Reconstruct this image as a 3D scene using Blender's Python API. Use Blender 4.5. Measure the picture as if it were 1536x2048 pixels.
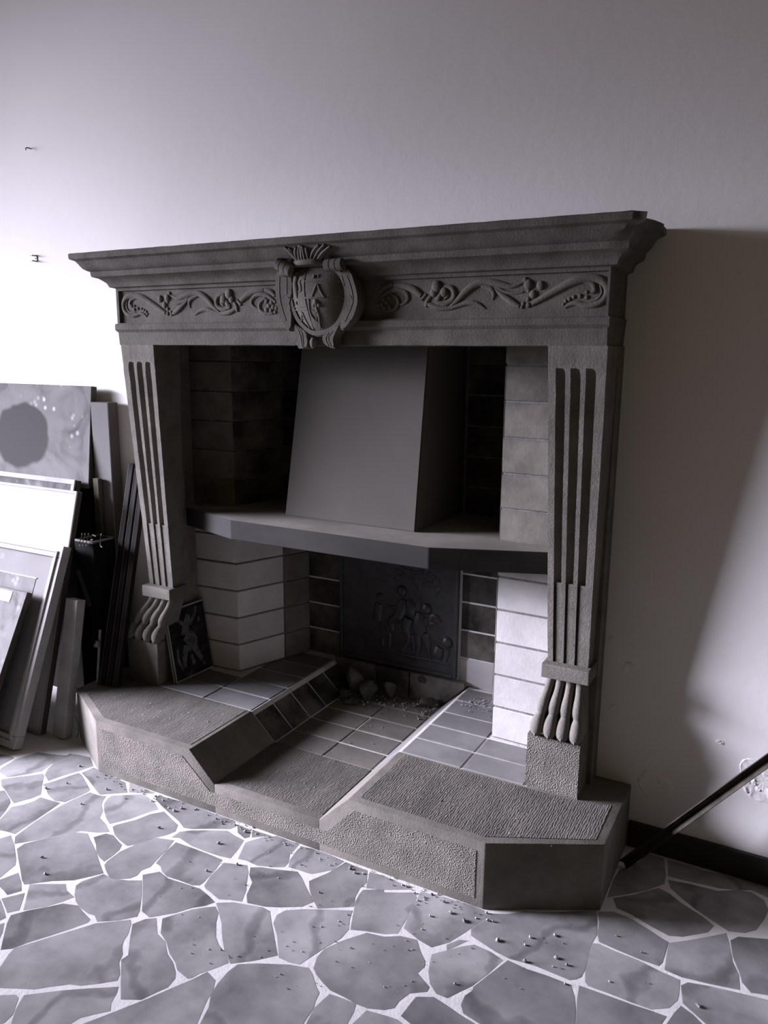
import bpy, bmesh, math, random
from mathutils import Vector, Matrix

random.seed(7)
for o in list(bpy.data.objects):
    bpy.data.objects.remove(o)
SC = bpy.context.scene
COL = SC.collection

# ------------------------------------------------------------------ camera
# metres; x runs right along the fireplace wall, y into the wall, z up
FPX = 1568.16                       # focal length in pixels of the 1536 x 2048 frame
RM = ((0.879291, 0.100404, -0.465582),
      (0.476185, -0.165251, 0.863678),
      (0.009779, -0.981127, -0.193115))
CAMZ = 1.55
cd = bpy.data.cameras.new('camera')
cd.sensor_fit = 'VERTICAL'
cd.sensor_height = 36.0
cd.lens = FPX / 2048 * 36.0
cd.clip_start = 0.02
cam = bpy.data.objects.new('camera', cd)
COL.objects.link(cam)
mw = Matrix.Identity(4)
for r in range(3):
    mw[r][0] = RM[r][0]; mw[r][1] = -RM[r][1]; mw[r][2] = -RM[r][2]
mw[2][3] = CAMZ
cam.matrix_world = mw
SC.camera = cam


def ray(px, py):
    a, b = px - 768.0, py - 1024.0
    return [RM[r][0] * a + RM[r][1] * b + RM[r][2] * FPX for r in range(3)]


def ony(px, py, y):                 # point of a picture ray on the upright plane at depth y
    d = ray(px, py); t = y / d[1]
    return Vector((t * d[0], y, CAMZ + t * d[2]))


def onz(px, py, z):                 # point of a picture ray on a level plane
    d = ray(px, py); t = (z - CAMZ) / d[2]
    return Vector((t * d[0], t * d[1], z))


# ------------------------------------------------------------------ light
W = bpy.data.worlds.new('room_fill'); SC.world = W; W.use_nodes = True
W.node_tree.nodes['Background'].inputs[0].default_value = (1.0, 0.79, 0.52, 1)
W.node_tree.nodes['Background'].inputs[1].default_value = 0.060



def window_light(name, energy, spread, loc, aim, sx, sy):
    wl = bpy.data.lights.new(name, 'AREA')
    wl.shape = 'RECTANGLE'; wl.size = sx; wl.size_y = sy
    wl.energy = energy; wl.color = (0.88, 0.87, 1.10); wl.spread = math.radians(spread)
    wo = bpy.data.objects.new(name, wl); COL.objects.link(wo)
    wo.location = loc
    wo.rotation_euler = (Vector(aim) - wo.location).to_track_quat('-Z', 'Y').to_euler()


# daylight from the window in the side wall: the bright sky slants down into the room, the rest is diffuse
window_light('window_sky', 124, 36, (-6.6, .38, 1.62), (-.5, 2.6, -.35), 2.2, 1.95)
window_light('window_diffuse', 15, 52, (-5.3, .70, 2.15), (-2.75, 2.4, 1.95), 1.7, 1.3)

SC.view_settings.view_transform = 'Standard'
SC.view_settings.look = 'None'
SC.view_settings.gamma = 1
SC.view_settings.use_curve_mapping = False
SC.view_settings.exposure = 0.0

# ------------------------------------------------------------------ constants from the photograph
YW = 2.413          # plaster wall
HH = 0.211          # top of hearth
YF = 1.889          # hearth front
CX = -1.41          # middle of the stone surround

# ------------------------------------------------------------------ materials
MATS = {}


def mat(name, c1, c2=None, scale=6.0, rough=0.85, bump=0.0, bscale=60.0, spec=0.3, metal=0.0, mode='noise',
        detail=6.0, contrast=(0.35, 0.65), rnd=0.0, stretch=(1, 1, 1), dist=0.002):
    m = bpy.data.materials.new(name); m.use_nodes = True
    N = m.node_tree.nodes; L = m.node_tree.links
    b = N['Principled BSDF']
    b.inputs['Roughness'].default_value = rough
    b.inputs['Specular IOR Level'].default_value = spec
    b.inputs['Metallic'].default_value = metal
    tc = N.new('ShaderNodeTexCoord')
    mp = N.new('ShaderNodeMapping'); mp.inputs['Scale'].default_value = stretch
    L.new(tc.outputs['Object'], mp.inputs['Vector'])
    oi = N.new('ShaderNodeObjectInfo')
    if rnd:
        vm = N.new('ShaderNodeVectorMath'); vm.operation = 'ADD'
        cm = N.new('ShaderNodeCombineXYZ')
        ml = N.new('ShaderNodeMath'); ml.operation = 'MULTIPLY'; ml.inputs[1].default_value = 37.0
        L.new(oi.outputs['Random'], ml.inputs[0])
        for k in range(3):
            L.new(ml.outputs[0], cm.inputs[k])
        L.new(mp.outputs['Vector'], vm.inputs[0]); L.new(cm.outputs[0], vm.inputs[1])
        vec = vm.outputs['Vector']
    else:
        vec = mp.outputs['Vector']
    c2 = c2 or c1
    n = N.new('ShaderNodeTexNoise'); n.inputs['Scale'].default_value = scale; n.inputs['Detail'].default_value = detail
    n.inputs['Roughness'].default_value = 0.6
    L.new(vec, n.inputs['Vector'])
    r = N.new('ShaderNodeValToRGB')
    r.color_ramp.elements[0].position = contrast[0]; r.color_ramp.elements[1].position = contrast[1]
    r.color_ramp.elements[0].color = (*c1, 1); r.color_ramp.elements[1].color = (*c2, 1)
    L.new(n.outputs['Fac'], r.inputs['Fac'])
    col = r.outputs['Color']
    if rnd:
        hs = N.new('ShaderNodeHueSaturation')
        mr = N.new('ShaderNodeMapRange'); mr.inputs[3].default_value = 1 - rnd; mr.inputs[4].default_value = 1 + rnd
        L.new(oi.outputs['Random'], mr.inputs[0]); L.new(mr.outputs[0], hs.inputs['Value'])
        L.new(col, hs.inputs['Color']); col = hs.outputs['Color']
    L.new(col, b.inputs['Base Color'])
    if bump:
        bp = N.new('ShaderNodeBump'); bp.inputs['Strength'].default_value = bump; bp.inputs['Distance'].default_value = dist
        if mode == 'stripe':
            w = N.new('ShaderNodeTexWave'); w.wave_type = 'BANDS'; w.bands_direction = 'X'
            w.inputs['Scale'].default_value = bscale; w.inputs['Distortion'].default_value = 7.0
            w.inputs['Detail'].default_value = 3.0; w.inputs['Detail Scale'].default_value = 2.5
            L.new(vec, w.inputs['Vector']); h = w.outputs['Fac']
        elif mode == 'pit':
            v = N.new('ShaderNodeTexVoronoi'); v.inputs['Scale'].default_value = bscale; v.feature = 'F1'
            v.inputs['Randomness'].default_value = 1.0
            nz = N.new('ShaderNodeTexNoise'); nz.inputs['Scale'].default_value = bscale * 0.7; nz.inputs['Detail'].default_value = 4
            L.new(vec, v.inputs['Vector']); L.new(vec, nz.inputs['Vector'])
            mx = N.new('ShaderNodeMath'); mx.operation = 'ADD'
            mx.operation = 'MULTIPLY_ADD'; mx.inputs[1].default_value = .12
            L.new(nz.outputs['Fac'], mx.inputs[0]); L.new(v.outputs['Distance'], mx.inputs[2]); h = mx.outputs[0]
        else:
            nz = N.new('ShaderNodeTexNoise'); nz.inputs['Scale'].default_value = bscale; nz.inputs['Detail'].default_value = 8
            nz.inputs['Roughness'].default_value = 0.65
            L.new(vec, nz.inputs['Vector']); h = nz.outputs['Fac']
        L.new(h, bp.inputs['Height']); L.new(bp.outputs['Normal'], b.inputs['Normal'])
    MATS[name] = m
    return m


def g(v, w=1.0):                    # near neutral grey
    return (v, v * .965, v * .92)


def gw(v):                          # warmer grey of the old stone
    return (v, v * .918, v * .775)


mat('plaster', g(.82), g(.88), 1.2, .95, .25, 25, .1, contrast=(.3, .7), dist=.004)
mat('sandstone', gw(.13), gw(.19), 9, .9, .5, 130, .15, dist=.003)
mat('dark_sandstone', gw(.105), gw(.16), 11, .92, .85, 150, .15, dist=.003)  # darker stone tone for the upper parts of the surround
mat('leg_sandstone', gw(.145), gw(.21), 11, .92, .85, 150, .15, dist=.003)
mat('fill_lit_firebrick', g(.52), g(.66), 7, .95, .35, 70, .1, rnd=.10, contrast=(.3, .7), dist=.003)  # same firebrick, lightened to stand in for fill light on the left side
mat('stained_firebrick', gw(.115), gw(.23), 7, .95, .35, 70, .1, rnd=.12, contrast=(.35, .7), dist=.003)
mat('shelf_top', gw(.17), gw(.24), 5, .9, .2, 50, .1)
mat('sandstone_pitted', gw(.15), gw(.22), 12, .92, .9, 260, .15, mode='pit', dist=.004)
mat('sandstone_ribbed', gw(.095), gw(.14), 14, .92, .5, 46, .15, mode='stripe', dist=.0025, stretch=(1, .35, 1))
mat('broken_stone', gw(.17), gw(.26), 20, .95, 1.0, 60, .1, dist=.01)
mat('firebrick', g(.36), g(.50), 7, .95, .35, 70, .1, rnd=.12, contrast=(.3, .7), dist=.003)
mat('soot_shade_firebrick', gw(.03), gw(.15), 6, .95, .4, 70, .1, rnd=.3, contrast=(.38, .7), dist=.003)
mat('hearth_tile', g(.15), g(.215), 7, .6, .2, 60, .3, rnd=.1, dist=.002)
mat('channel_tile', gw(.12), gw(.18), 7, .8, .2, 60, .2, rnd=.12, dist=.002)  # darker tile tone for the channel floor
mat('lime_mortar', g(.55), g(.70), 20, .95, .6, 90, .1, dist=.004)
mat('dark_mortar', g(.13), g(.22), 20, .95, .6, 90, .1, dist=.004)
mat('hole_shade', g(.02), g(.06), 8, .95, .3, 60, .1)
mat('cast_iron', g(.014), g(.032), 15, .5, .35, 90, .5, dist=.002)
mat('hood_metal', gw(.08), gw(.105), 3.0, .8, .06, 25, .12, contrast=(.25, .75), stretch=(1, 1, .6))
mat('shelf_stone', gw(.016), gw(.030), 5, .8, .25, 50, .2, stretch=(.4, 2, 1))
mat('dark_wood', (.008, .0065, .005), (.018, .0145, .011), 9, .8, .1, 40, .12, stretch=(1, 1, .12))
mat('mid_wood', (.05, .043, .034), (.085, .073, .058), 9, .8, .1, 40, .2, stretch=(1, 1, .12))
mat('cream_edge', g(.30), g(.42), 9, .7, 0, 40, .2)
mat('grey_canvas', g(.15), g(.18), 4, .9, 0, 40, .03)
mat('pale_edge', gw(.10), gw(.17), 9, .7, 0, 40, .2)
mat('black_fabric', g(.005), g(.010), 9, .95, .2, 90, .04)
mat('white_paint', g(.33), g(.40), 8, .8, .05, 40, .06)
mat('white_board', g(.62), g(.70), 2.5, .6, 0, 40, .15)
mat('canvas_side', (.05, .042, .031), (.085, .072, .053), 14, .85, .15, 80, .1)
mat('dull_metal', g(.10), g(.18), 14, .45, .1, 60, .5, metal=.7)
mat('rusty_metal', (.03, .025, .02), (.07, .058, .045), 18, .8, .2, 80, .15)
mat('skirting', (.018, .015, .012), (.03, .026, .02), 10, .5, .05, 40, .4)
mat('debris', g(.08), g(.5), 90, .95, 0, 50, .1, contrast=(.4, .6))
mat('rubble_stone', gw(.04), gw(.10), 14, .95, .6, 60, .1, rnd=.3, dist=.004)
mat('grout', g(.58), g(.66), 14, .85, .4, 80, .2, dist=.003)


def stone_floor_mat():
    m = mat('paving', g(.115), g(.32), 5.0, .65, .08, 30, .12, rnd=.24, contrast=(.28, .70), dist=.002, detail=9)
    N = m.node_tree.nodes; L = m.node_tree.links
    b = N['Principled BSDF']
    src = b.inputs['Base Color'].links[0].from_socket
    tc = [n for n in N if n.type == 'TEX_COORD'][0]
    wv = N.new('ShaderNodeTexWave'); wv.wave_type = 'BANDS'; wv.inputs['Scale'].default_value = .9
    wv.inputs['Distortion'].default_value = 14; wv.inputs['Detail'].default_value = 5; wv.inputs['Detail Scale'].default_value = 1.6
    vadd = [n for n in N if n.type == 'VECT_MATH'][0]
    L.new(vadd.outputs[0], wv.inputs['Vector'])
    rp = N.new('ShaderNodeValToRGB')
    rp.color_ramp.elements[0].position = .0; rp.color_ramp.elements[1].position = .10
    rp.color_ramp.elements[0].color = (.55, .55, .55, 1); rp.color_ramp.elements[1].color = (1, 1, 1, 1)
    L.new(wv.outputs['Fac'], rp.inputs['Fac'])
    mx = N.new('ShaderNodeMix'); mx.data_type = 'RGBA'; mx.blend_type = 'MULTIPLY'; mx.inputs[0].default_value = .8
    L.new(src, mx.inputs[6]); L.new(rp.outputs['Color'], mx.inputs[7])
    L.new(mx.outputs[2], b.inputs['Base Color'])
    return m


stone_floor_mat()

# ------------------------------------------------------------------ mesh helpers


def add_obj(name, bm, material, parent=None, smooth=None, kind=None, label=None, cat=None, group=None):
    me = bpy.data.meshes.new(name)
    bmesh.ops.recalc_face_normals(bm, faces=bm.faces[:])
    bm.to_mesh(me); bm.free()
    if material:
        me.materials.append(MATS[material])
    if smooth is not None:
        me.polygons.foreach_set('use_smooth', [True] * len(me.polygons))
        me.set_sharp_from_angle(angle=math.radians(smooth))
    o = bpy.data.objects.new(name, me); COL.objects.link(o)
    if parent is not None:
        o.parent = parent
    tag(o, label, cat, group, kind)
    return o


def tag(o, label=None, cat=None, group=None, kind=None):
    if label: o['label'] = label
    if cat: o['category'] = cat
    if group: o['group'] = group
    if kind: o['kind'] = kind
    return o


def empty(name, loc, label, cat, group=None):
    o = bpy.data.objects.new(name, None); COL.objects.link(o)
    o.location = loc; o.empty_display_size = .05
    tag(o, label, cat, group)
    bpy.context.view_layer.update()
    return o


def inv(parent, bm):                # meshes are written in world space; bring them into the parent's space
    if parent is not None:
        bm.transform(Matrix.Translation(-parent.location))
    return bm


def box(bm, x0, x1, y0, y1, z0, z1, bev=0.0, seg=1):
    vs = [bm.verts.new((x, y, z)) for z in (z0, z1) for y in (y0, y1) for x in (x0, x1)]
    fs = [(0, 2, 3, 1), (4, 5, 7, 6), (0, 1, 5, 4), (2, 6, 7, 3), (0, 4, 6, 2), (1, 3, 7, 5)]
    faces = [bm.faces.new([vs[i] for i in f]) for f in fs]
    if bev:
        es = list({e for f in faces for e in f.edges})
        bmesh.ops.bevel(bm, geom=es, offset=bev, segments=seg, affect='EDGES', profile=.6)
    return bm


def prism(bm, bottom, top):         # two matching loops of 3-D points
    n = len(bottom)
    a = [bm.verts.new(p) for p in bottom]; b = [bm.verts.new(p) for p in top]
    bm.faces.new(a[::-1]); bm.faces.new(b)
    for i in range(n):
        j = (i + 1) % n
        bm.faces.new((a[i], a[j], b[j], b[i]))
    return bm


def poly_prism(bm, pts, z0, z1):
    return prism(bm, [(x, y, z0) for x, y in pts], [(x, y, z1) for x, y in pts])


def catmull(pts, n=6):
    if len(pts) < 3:
        out = []
        for i in range(len(pts) - 1):
            for k in range(n):
                t = k / n
                out.append([a + (b - a) * t for a, b in zip(pts[i], pts[i + 1])])
        return out + [list(pts[-1])]
    P = [pts[0]] + list(pts) + [pts[-1]]
    out = []
    for i in range(1, len(P) - 2):
        for k in range(n):
            t = k / n
            out.append([.5 * (2 * b + (c - a) * t + (2 * a - 5 * b + 4 * c - d) * t * t + (-a + 3 * b - 3 * c + d) * t ** 3)
                        for a, b, c, d in zip(P[i - 1], P[i], P[i + 1], P[i + 2])])
    return out + [list(P[-2])]


def tube(bm, pts, seg=8, n=5, flat=1.0, smooth=True):
    """pts: (x, y, z, r).  flat squeezes the tube in y (for relief)."""
    ps = catmull(pts, n) if smooth else [list(p) for p in pts]
    rings = []
    for i, p in enumerate(ps):
        a = Vector(ps[max(i - 1, 0)][:3]); b = Vector(ps[min(i + 1, len(ps) - 1)][:3])
        d = (b - a)
        d = d.normalized() if d.length > 1e-9 else Vector((0, 0, 1))
        u = d.cross(Vector((0, 1, 0)))
        if u.length < 1e-3: u = d.cross(Vector((1, 0, 0)))
        u.normalize(); v = d.cross(u).normalized()
        c = Vector(p[:3]); r = max(p[3], 1e-4)
        ring = []
        for k in range(seg):
            an = 2 * math.pi * k / seg
            q = u * math.cos(an) * r + v * math.sin(an) * r
            q.y *= flat
            ring.append(bm.verts.new(c + q))
        rings.append(ring)
    for a, b in zip(rings, rings[1:]):
        for k in range(seg):
            bm.faces.new((a[k], a[(k + 1) % seg], b[(k + 1) % seg], b[k]))
    for rg, s in ((rings[0], -1), (rings[-1], 1)):
        bm.faces.new(rg)
    return bm


def ball(bm, c, rx, ry, rz, u=10, v=7):
    m = Matrix.Translation(Vector(c)) @ Matrix.Diagonal((rx, ry, rz, 1))
    bmesh.ops.create_uvsphere(bm, u_segments=u, v_segments=v, radius=1, matrix=m)
    return bm


def cyl(bm, p0, p1, r, seg=14):
    return tube(bm, [(*p0, r), (*p1, r)], seg=seg, smooth=False)


def rough(bm, amp, scale, cond=None):
    from mathutils import noise
    for v in bm.verts:
        if cond is None or cond(v.co):
            v.co += noise.noise_vector(v.co * scale) * amp


# ------------------------------------------------------------------ floor of crazy paving
STONES = [
    [-2.715,1.787,-2.624,1.804,-2.6,1.797,-2.598,1.736,-2.602,1.707],
    [-2.575,1.722,-2.59,1.795,-2.561,1.874,-2.438,1.915,-2.436,1.832,-2.426,1.785,-2.484,1.711,-2.501,1.696,-2.557,1.706],
    [-2.441,1.93,-2.349,1.948,-2.286,1.907,-2.303,1.86,-2.33,1.803,-2.345,1.753,-2.391,1.774,-2.419,1.81,-2.436,1.855],
    [-2.505,1.673,-2.407,1.775,-2.391,1.768,-2.349,1.727,-2.292,1.676,-2.3,1.644,-2.326,1.593,-2.355,1.604,-2.436,1.638,-2.461,1.644],
    [-2.341,1.726,-2.321,1.767,-2.294,1.844,-2.273,1.84,-2.208,1.806,-2.167,1.785,-2.16,1.77,-2.169,1.722,-2.177,1.686,-2.214,1.674,-2.264,1.688,-2.315,1.716],
    [-2.282,1.851,-2.276,1.901,-2.237,1.897,-2.161,1.888,-2.091,1.882,-2.061,1.859,-2.031,1.837,-2.08,1.801,-2.108,1.78,-2.142,1.794,-2.221,1.829],
    [-2.075,1.889,-1.995,1.887,-1.939,1.88,-1.97,1.867,-2.026,1.841],
    [-2.437,1.619,-2.427,1.629,-2.361,1.601,-2.338,1.586,-2.308,1.545,-2.29,1.512,-2.286,1.481,-2.456,1.603],
    [-2.277,1.662,-2.186,1.672,-2.18,1.626,-2.172,1.545,-2.164,1.476,-2.198,1.473,-2.226,1.466,-2.24,1.453,-2.269,1.474,-2.277,1.503,-2.311,1.574,-2.289,1.6,-2.276,1.635],
    [-2.149,1.771,-2.105,1.772,-2.079,1.782,-2.065,1.753,-2.05,1.734,-2.016,1.709,-1.996,1.677,-1.942,1.657,-1.903,1.635,-1.934,1.613,-1.989,1.594,-2.03,1.544,-2.071,1.489,-2.117,1.441,-2.15,1.468,-2.163,1.542,-2.168,1.668,-2.162,1.717],
    [-2.062,1.773,-2.063,1.796,-1.975,1.855,-1.945,1.849,-1.893,1.832,-1.858,1.811,-1.875,1.784,-1.9,1.723,-1.937,1.669,-1.976,1.689,-2.017,1.718,-2.047,1.745],
    [-1.914,1.661,-1.913,1.674,-1.876,1.728,-1.86,1.775,-1.83,1.81,-1.775,1.788,-1.734,1.774,-1.716,1.743,-1.727,1.714,-1.749,1.685,-1.769,1.639,-1.794,1.61,-1.838,1.62,-1.873,1.632],
    [-1.911,1.854,-1.919,1.88,-1.775,1.891,-1.686,1.886,-1.585,1.887,-1.559,1.864,-1.567,1.842,-1.677,1.782,-1.706,1.774,-1.744,1.794,-1.821,1.819],
    [-1.701,1.712,-1.699,1.749,-1.67,1.774,-1.567,1.829,-1.535,1.821,-1.487,1.815,-1.474,1.771,-1.465,1.721,-1.497,1.714,-1.614,1.711,-1.675,1.723],
    [-2.182,1.435,-2.168,1.463,-2.114,1.435,-2.047,1.391,-2.022,1.37,-2.016,1.339,-2.009,1.309,-2.013,1.287,-2.189,1.412],
    [-2.087,1.427,-2.089,1.456,-2.056,1.502,-1.999,1.577,-1.957,1.592,-1.923,1.572,-1.867,1.543,-1.794,1.498,-1.755,1.475,-1.778,1.445,-1.807,1.409,-1.86,1.376,-1.917,1.325,-1.94,1.334,-1.991,1.367,-2.039,1.396],
    [-1.923,1.588,-1.904,1.622,-1.876,1.626,-1.84,1.611,-1.814,1.603,-1.801,1.58,-1.797,1.546,-1.797,1.517,-1.823,1.524,-1.852,1.537,-1.884,1.564],
    [-1.781,1.505,-1.788,1.522,-1.79,1.575,-1.776,1.624,-1.743,1.685,-1.684,1.703,-1.671,1.661,-1.661,1.601,-1.653,1.566,-1.665,1.542,-1.658,1.519,-1.666,1.498,-1.703,1.473,-1.721,1.47,-1.758,1.49],
    [-1.67,1.699,-1.605,1.701,-1.481,1.701,-1.47,1.658,-1.46,1.59,-1.462,1.575,-1.482,1.565,-1.529,1.564,-1.574,1.559,-1.604,1.569,-1.625,1.585,-1.649,1.589,-1.665,1.649],
    [-1.999,1.302,-1.98,1.349,-1.935,1.324,-1.902,1.301,-1.922,1.27,-1.951,1.279,-1.987,1.285],
    [-1.92,1.25,-1.884,1.298,-1.865,1.277,-1.836,1.243,-1.855,1.221,-1.886,1.236],
    [-1.904,1.332,-1.813,1.383,-1.787,1.365,-1.745,1.357,-1.758,1.328,-1.781,1.291,-1.824,1.25,-1.859,1.287],
    [-1.779,1.395,-1.779,1.418,-1.749,1.471,-1.71,1.47,-1.664,1.485,-1.628,1.506,-1.582,1.46,-1.536,1.407,-1.525,1.387,-1.558,1.352,-1.606,1.319,-1.632,1.333,-1.653,1.33,-1.695,1.336,-1.726,1.349,-1.751,1.366],
    [-1.643,1.527,-1.609,1.563,-1.563,1.552,-1.494,1.558,-1.451,1.562,-1.408,1.551,-1.374,1.539,-1.389,1.513,-1.415,1.49,-1.442,1.451,-1.491,1.403,-1.528,1.411,-1.582,1.467],
    [-1.922,1.246,-1.871,1.221,-1.841,1.205,-1.846,1.191,-1.858,1.176,-1.941,1.235],
    [-1.831,1.18,-1.825,1.189,-1.799,1.164,-1.784,1.146,-1.793,1.13,-1.844,1.167],
    [-1.836,1.219,-1.777,1.288,-1.749,1.321,-1.706,1.336,-1.672,1.325,-1.63,1.314,-1.626,1.302,-1.648,1.262,-1.672,1.224,-1.704,1.174,-1.722,1.138,-1.744,1.121,-1.768,1.144,-1.817,1.193],
    [-1.717,1.142,-1.695,1.174,-1.665,1.218,-1.633,1.265,-1.604,1.309,-1.531,1.367,-1.516,1.355,-1.495,1.323,-1.487,1.3,-1.474,1.282,-1.452,1.263,-1.44,1.24,-1.406,1.211,-1.397,1.194,-1.427,1.167,-1.465,1.138,-1.491,1.129,-1.528,1.099,-1.553,1.076,-1.596,1.055,-1.633,1.036,-1.647,1.026,-1.68,1.049,-1.695,1.089,-1.711,1.119],
    [-1.61,1.02,-1.579,1.039,-1.564,1.036,-1.534,0.998,-1.53,0.975,-1.535,0.966,-1.546,0.954,-1.626,1.011],
    [-1.559,1.05,-1.489,1.105,-1.378,1.18,-1.367,1.164,-1.355,1.135,-1.339,1.118,-1.367,1.09,-1.386,1.07,-1.392,1.046,-1.393,1.039,-1.508,0.975,-1.539,1.012],
    [-1.512,1.358,-1.496,1.389,-1.472,1.408,-1.424,1.363,-1.386,1.352,-1.349,1.321,-1.318,1.308,-1.287,1.286,-1.274,1.27,-1.27,1.24,-1.283,1.215,-1.299,1.18,-1.343,1.157,-1.383,1.195,-1.439,1.25,-1.435,1.27,-1.471,1.309],
    [-1.455,1.415,-1.43,1.452,-1.408,1.482,-1.383,1.507,-1.359,1.524,-1.334,1.508,-1.314,1.474,-1.28,1.432,-1.255,1.414,-1.228,1.403,-1.19,1.377,-1.205,1.351,-1.231,1.313,-1.238,1.293,-1.246,1.286,-1.289,1.295,-1.311,1.312,-1.345,1.328,-1.381,1.354,-1.418,1.371],
    [-1.363,1.064,-1.33,1.117,-1.283,1.193,-1.254,1.249,-1.233,1.288,-1.217,1.325,-1.18,1.313,-1.164,1.285,-1.158,1.258,-1.139,1.209,-1.13,1.185,-1.367,1.054],
    [-1.163,1.384,-1.122,1.41,-1.046,1.447,-0.997,1.462,-0.977,1.449,-0.946,1.42,-0.929,1.407,-0.923,1.379,-0.916,1.362,-0.914,1.321,-0.911,1.307,-1.122,1.19,-1.138,1.243,-1.159,1.275,-1.167,1.311,-1.169,1.352],
    [-1.366,1.538,-1.325,1.564,-1.281,1.576,-1.24,1.587,-1.212,1.585,-1.183,1.552,-1.141,1.509,-1.094,1.46,-1.135,1.417,-1.183,1.378,-1.218,1.398,-1.263,1.442,-1.299,1.482,-1.336,1.513],
    [-1.184,1.583,-1.173,1.61,-1.129,1.64,-1.066,1.673,-1.008,1.702,-0.995,1.663,-0.979,1.632,-0.98,1.594,-1.001,1.54,-1.016,1.491,-1.025,1.463,-1.052,1.456,-1.086,1.457,-1.109,1.485,-1.135,1.518,-1.173,1.552],
    [-1.466,1.692,-1.396,1.717,-1.372,1.692,-1.342,1.643,-1.329,1.627,-1.307,1.58,-1.343,1.569,-1.372,1.556,-1.412,1.568,-1.436,1.573,-1.447,1.581,-1.46,1.623],
    [-1.38,1.715,-1.35,1.732,-1.243,1.768,-1.212,1.748,-1.184,1.724,-1.152,1.7,-1.126,1.681,-1.143,1.647,-1.198,1.614,-1.234,1.597,-1.289,1.584,-1.312,1.611,-1.331,1.662,-1.361,1.685],
    [-1.441,1.731,-1.473,1.809,-1.444,1.857,-1.405,1.886,-1.344,1.885,-1.316,1.886,-1.312,1.825,-1.293,1.792,-1.291,1.769,-1.325,1.75,-1.371,1.734,-1.411,1.737],
    [-1.306,1.88,-1.267,1.886,-1.201,1.887,-1.145,1.882,-1.155,1.828,-1.198,1.783,-1.215,1.78,-1.242,1.779,-1.279,1.775,-1.295,1.805,-1.302,1.845],
    [-1.553,1.866,-1.538,1.872,-1.502,1.872,-1.482,1.839,-1.492,1.826,-1.529,1.84],
    [-1.496,1.875,-1.42,1.879,-1.448,1.862,-1.472,1.841],
    [-1.137,1.88,-1.103,1.877,-1.059,1.878,-1.033,1.828,-1.035,1.808,-1.038,1.796,-1.03,1.756,-1.013,1.72,-1.062,1.687,-1.098,1.663,-1.14,1.695,-1.163,1.719,-1.186,1.75,-1.157,1.809],
    [-1.048,1.877,-1.001,1.88,-0.912,1.873,-0.897,1.868,-0.972,1.826,-1.019,1.807,-1.026,1.819],
    [-1.024,1.772,-1.024,1.794,-0.972,1.826,-0.965,1.814,-0.885,1.859,-0.871,1.839,-0.859,1.767,-0.856,1.723,-0.853,1.686,-0.885,1.666,-0.931,1.653,-0.973,1.636,-0.995,1.686,-1.017,1.738],
    [-0.871,1.87,-0.801,1.881,-0.718,1.888,-0.683,1.886,-0.656,1.877,-0.681,1.815,-0.695,1.777,-0.717,1.724,-0.75,1.685,-0.792,1.693,-0.847,1.712,-0.858,1.773],
    [-0.969,1.589,-0.927,1.645,-0.879,1.655,-0.841,1.679,-0.796,1.688,-0.769,1.654,-0.743,1.628,-0.737,1.611,-0.744,1.584,-0.698,1.558,-0.697,1.542,-0.733,1.516,-0.744,1.483,-0.745,1.459,-0.764,1.442,-0.802,1.427,-0.833,1.425,-0.864,1.429,-0.908,1.43,-0.939,1.442,-0.966,1.455,-0.984,1.469,-0.997,1.506,-0.996,1.538],
    [-0.904,1.417,-0.877,1.42,-0.832,1.423,-0.825,1.4,-0.82,1.357,-0.903,1.311,-0.913,1.363],
    [-0.81,1.362,-0.798,1.419,-0.755,1.426,-0.724,1.431,-0.7,1.424],
    [-0.718,1.446,-0.714,1.491,-0.711,1.514,-0.673,1.534,-0.636,1.526,-0.592,1.516,-0.558,1.511,-0.555,1.504,-0.679,1.435],
    [-0.737,1.661,-0.709,1.692,-0.68,1.724,-0.653,1.747,-0.606,1.744,-0.567,1.733,-0.577,1.696,-0.586,1.666,-0.606,1.613,-0.626,1.58,-0.643,1.55,-0.673,1.549,-0.7,1.57,-0.719,1.602,-0.73,1.635],
    [-0.717,1.713,-0.696,1.744,-0.674,1.753,-0.697,1.714,-0.709,1.695],
    [-0.655,1.884,-0.447,2.012,-0.397,2.042,-0.373,1.948,-0.377,1.914,-0.376,1.872,-0.369,1.816,-0.372,1.778,-0.381,1.764,-0.396,1.753,-0.436,1.755,-0.489,1.757,-0.554,1.748,-0.591,1.753,-0.635,1.765,-0.672,1.776,-0.682,1.8,-0.654,1.87],
    [-0.599,1.613,-0.578,1.671,-0.554,1.738,-0.502,1.733,-0.45,1.737,-0.388,1.737,-0.37,1.704,-0.355,1.66,-0.347,1.619,-0.534,1.515,-0.59,1.526,-0.605,1.547,-0.607,1.577,-0.597,1.6],
    [-0.375,1.907,-0.36,1.915,-0.319,1.909,-0.253,1.905,-0.195,1.894,-0.148,1.889,-0.144,1.843,-0.144,1.819,-0.159,1.784,-0.175,1.773,-0.196,1.759,-0.24,1.758,-0.292,1.759,-0.347,1.757,-0.357,1.766,-0.369,1.816,-0.375,1.862],
    [-0.367,1.746,-0.342,1.747,-0.283,1.748,-0.238,1.749,-0.195,1.753,-0.16,1.754,-0.167,1.727,-0.169,1.718,-0.343,1.621,-0.36,1.701],
    [-0.154,1.734,-0.143,1.774,-0.133,1.803,-0.105,1.79,-0.077,1.769,-0.156,1.725],
    [-0.141,1.872,-0.127,1.891,-0.081,1.903,-0.013,1.916,0.053,1.928,0.096,1.936,0.098,1.866,-0.067,1.775,-0.097,1.795,-0.129,1.816],
    [-0.39,2.041,-0.352,2.062,-0.299,2.056,-0.258,2.039,-0.215,2.02,-0.196,2.014,-0.198,1.931,-0.204,1.913,-0.248,1.913,-0.314,1.919,-0.359,1.924,-0.37,1.95],
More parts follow.
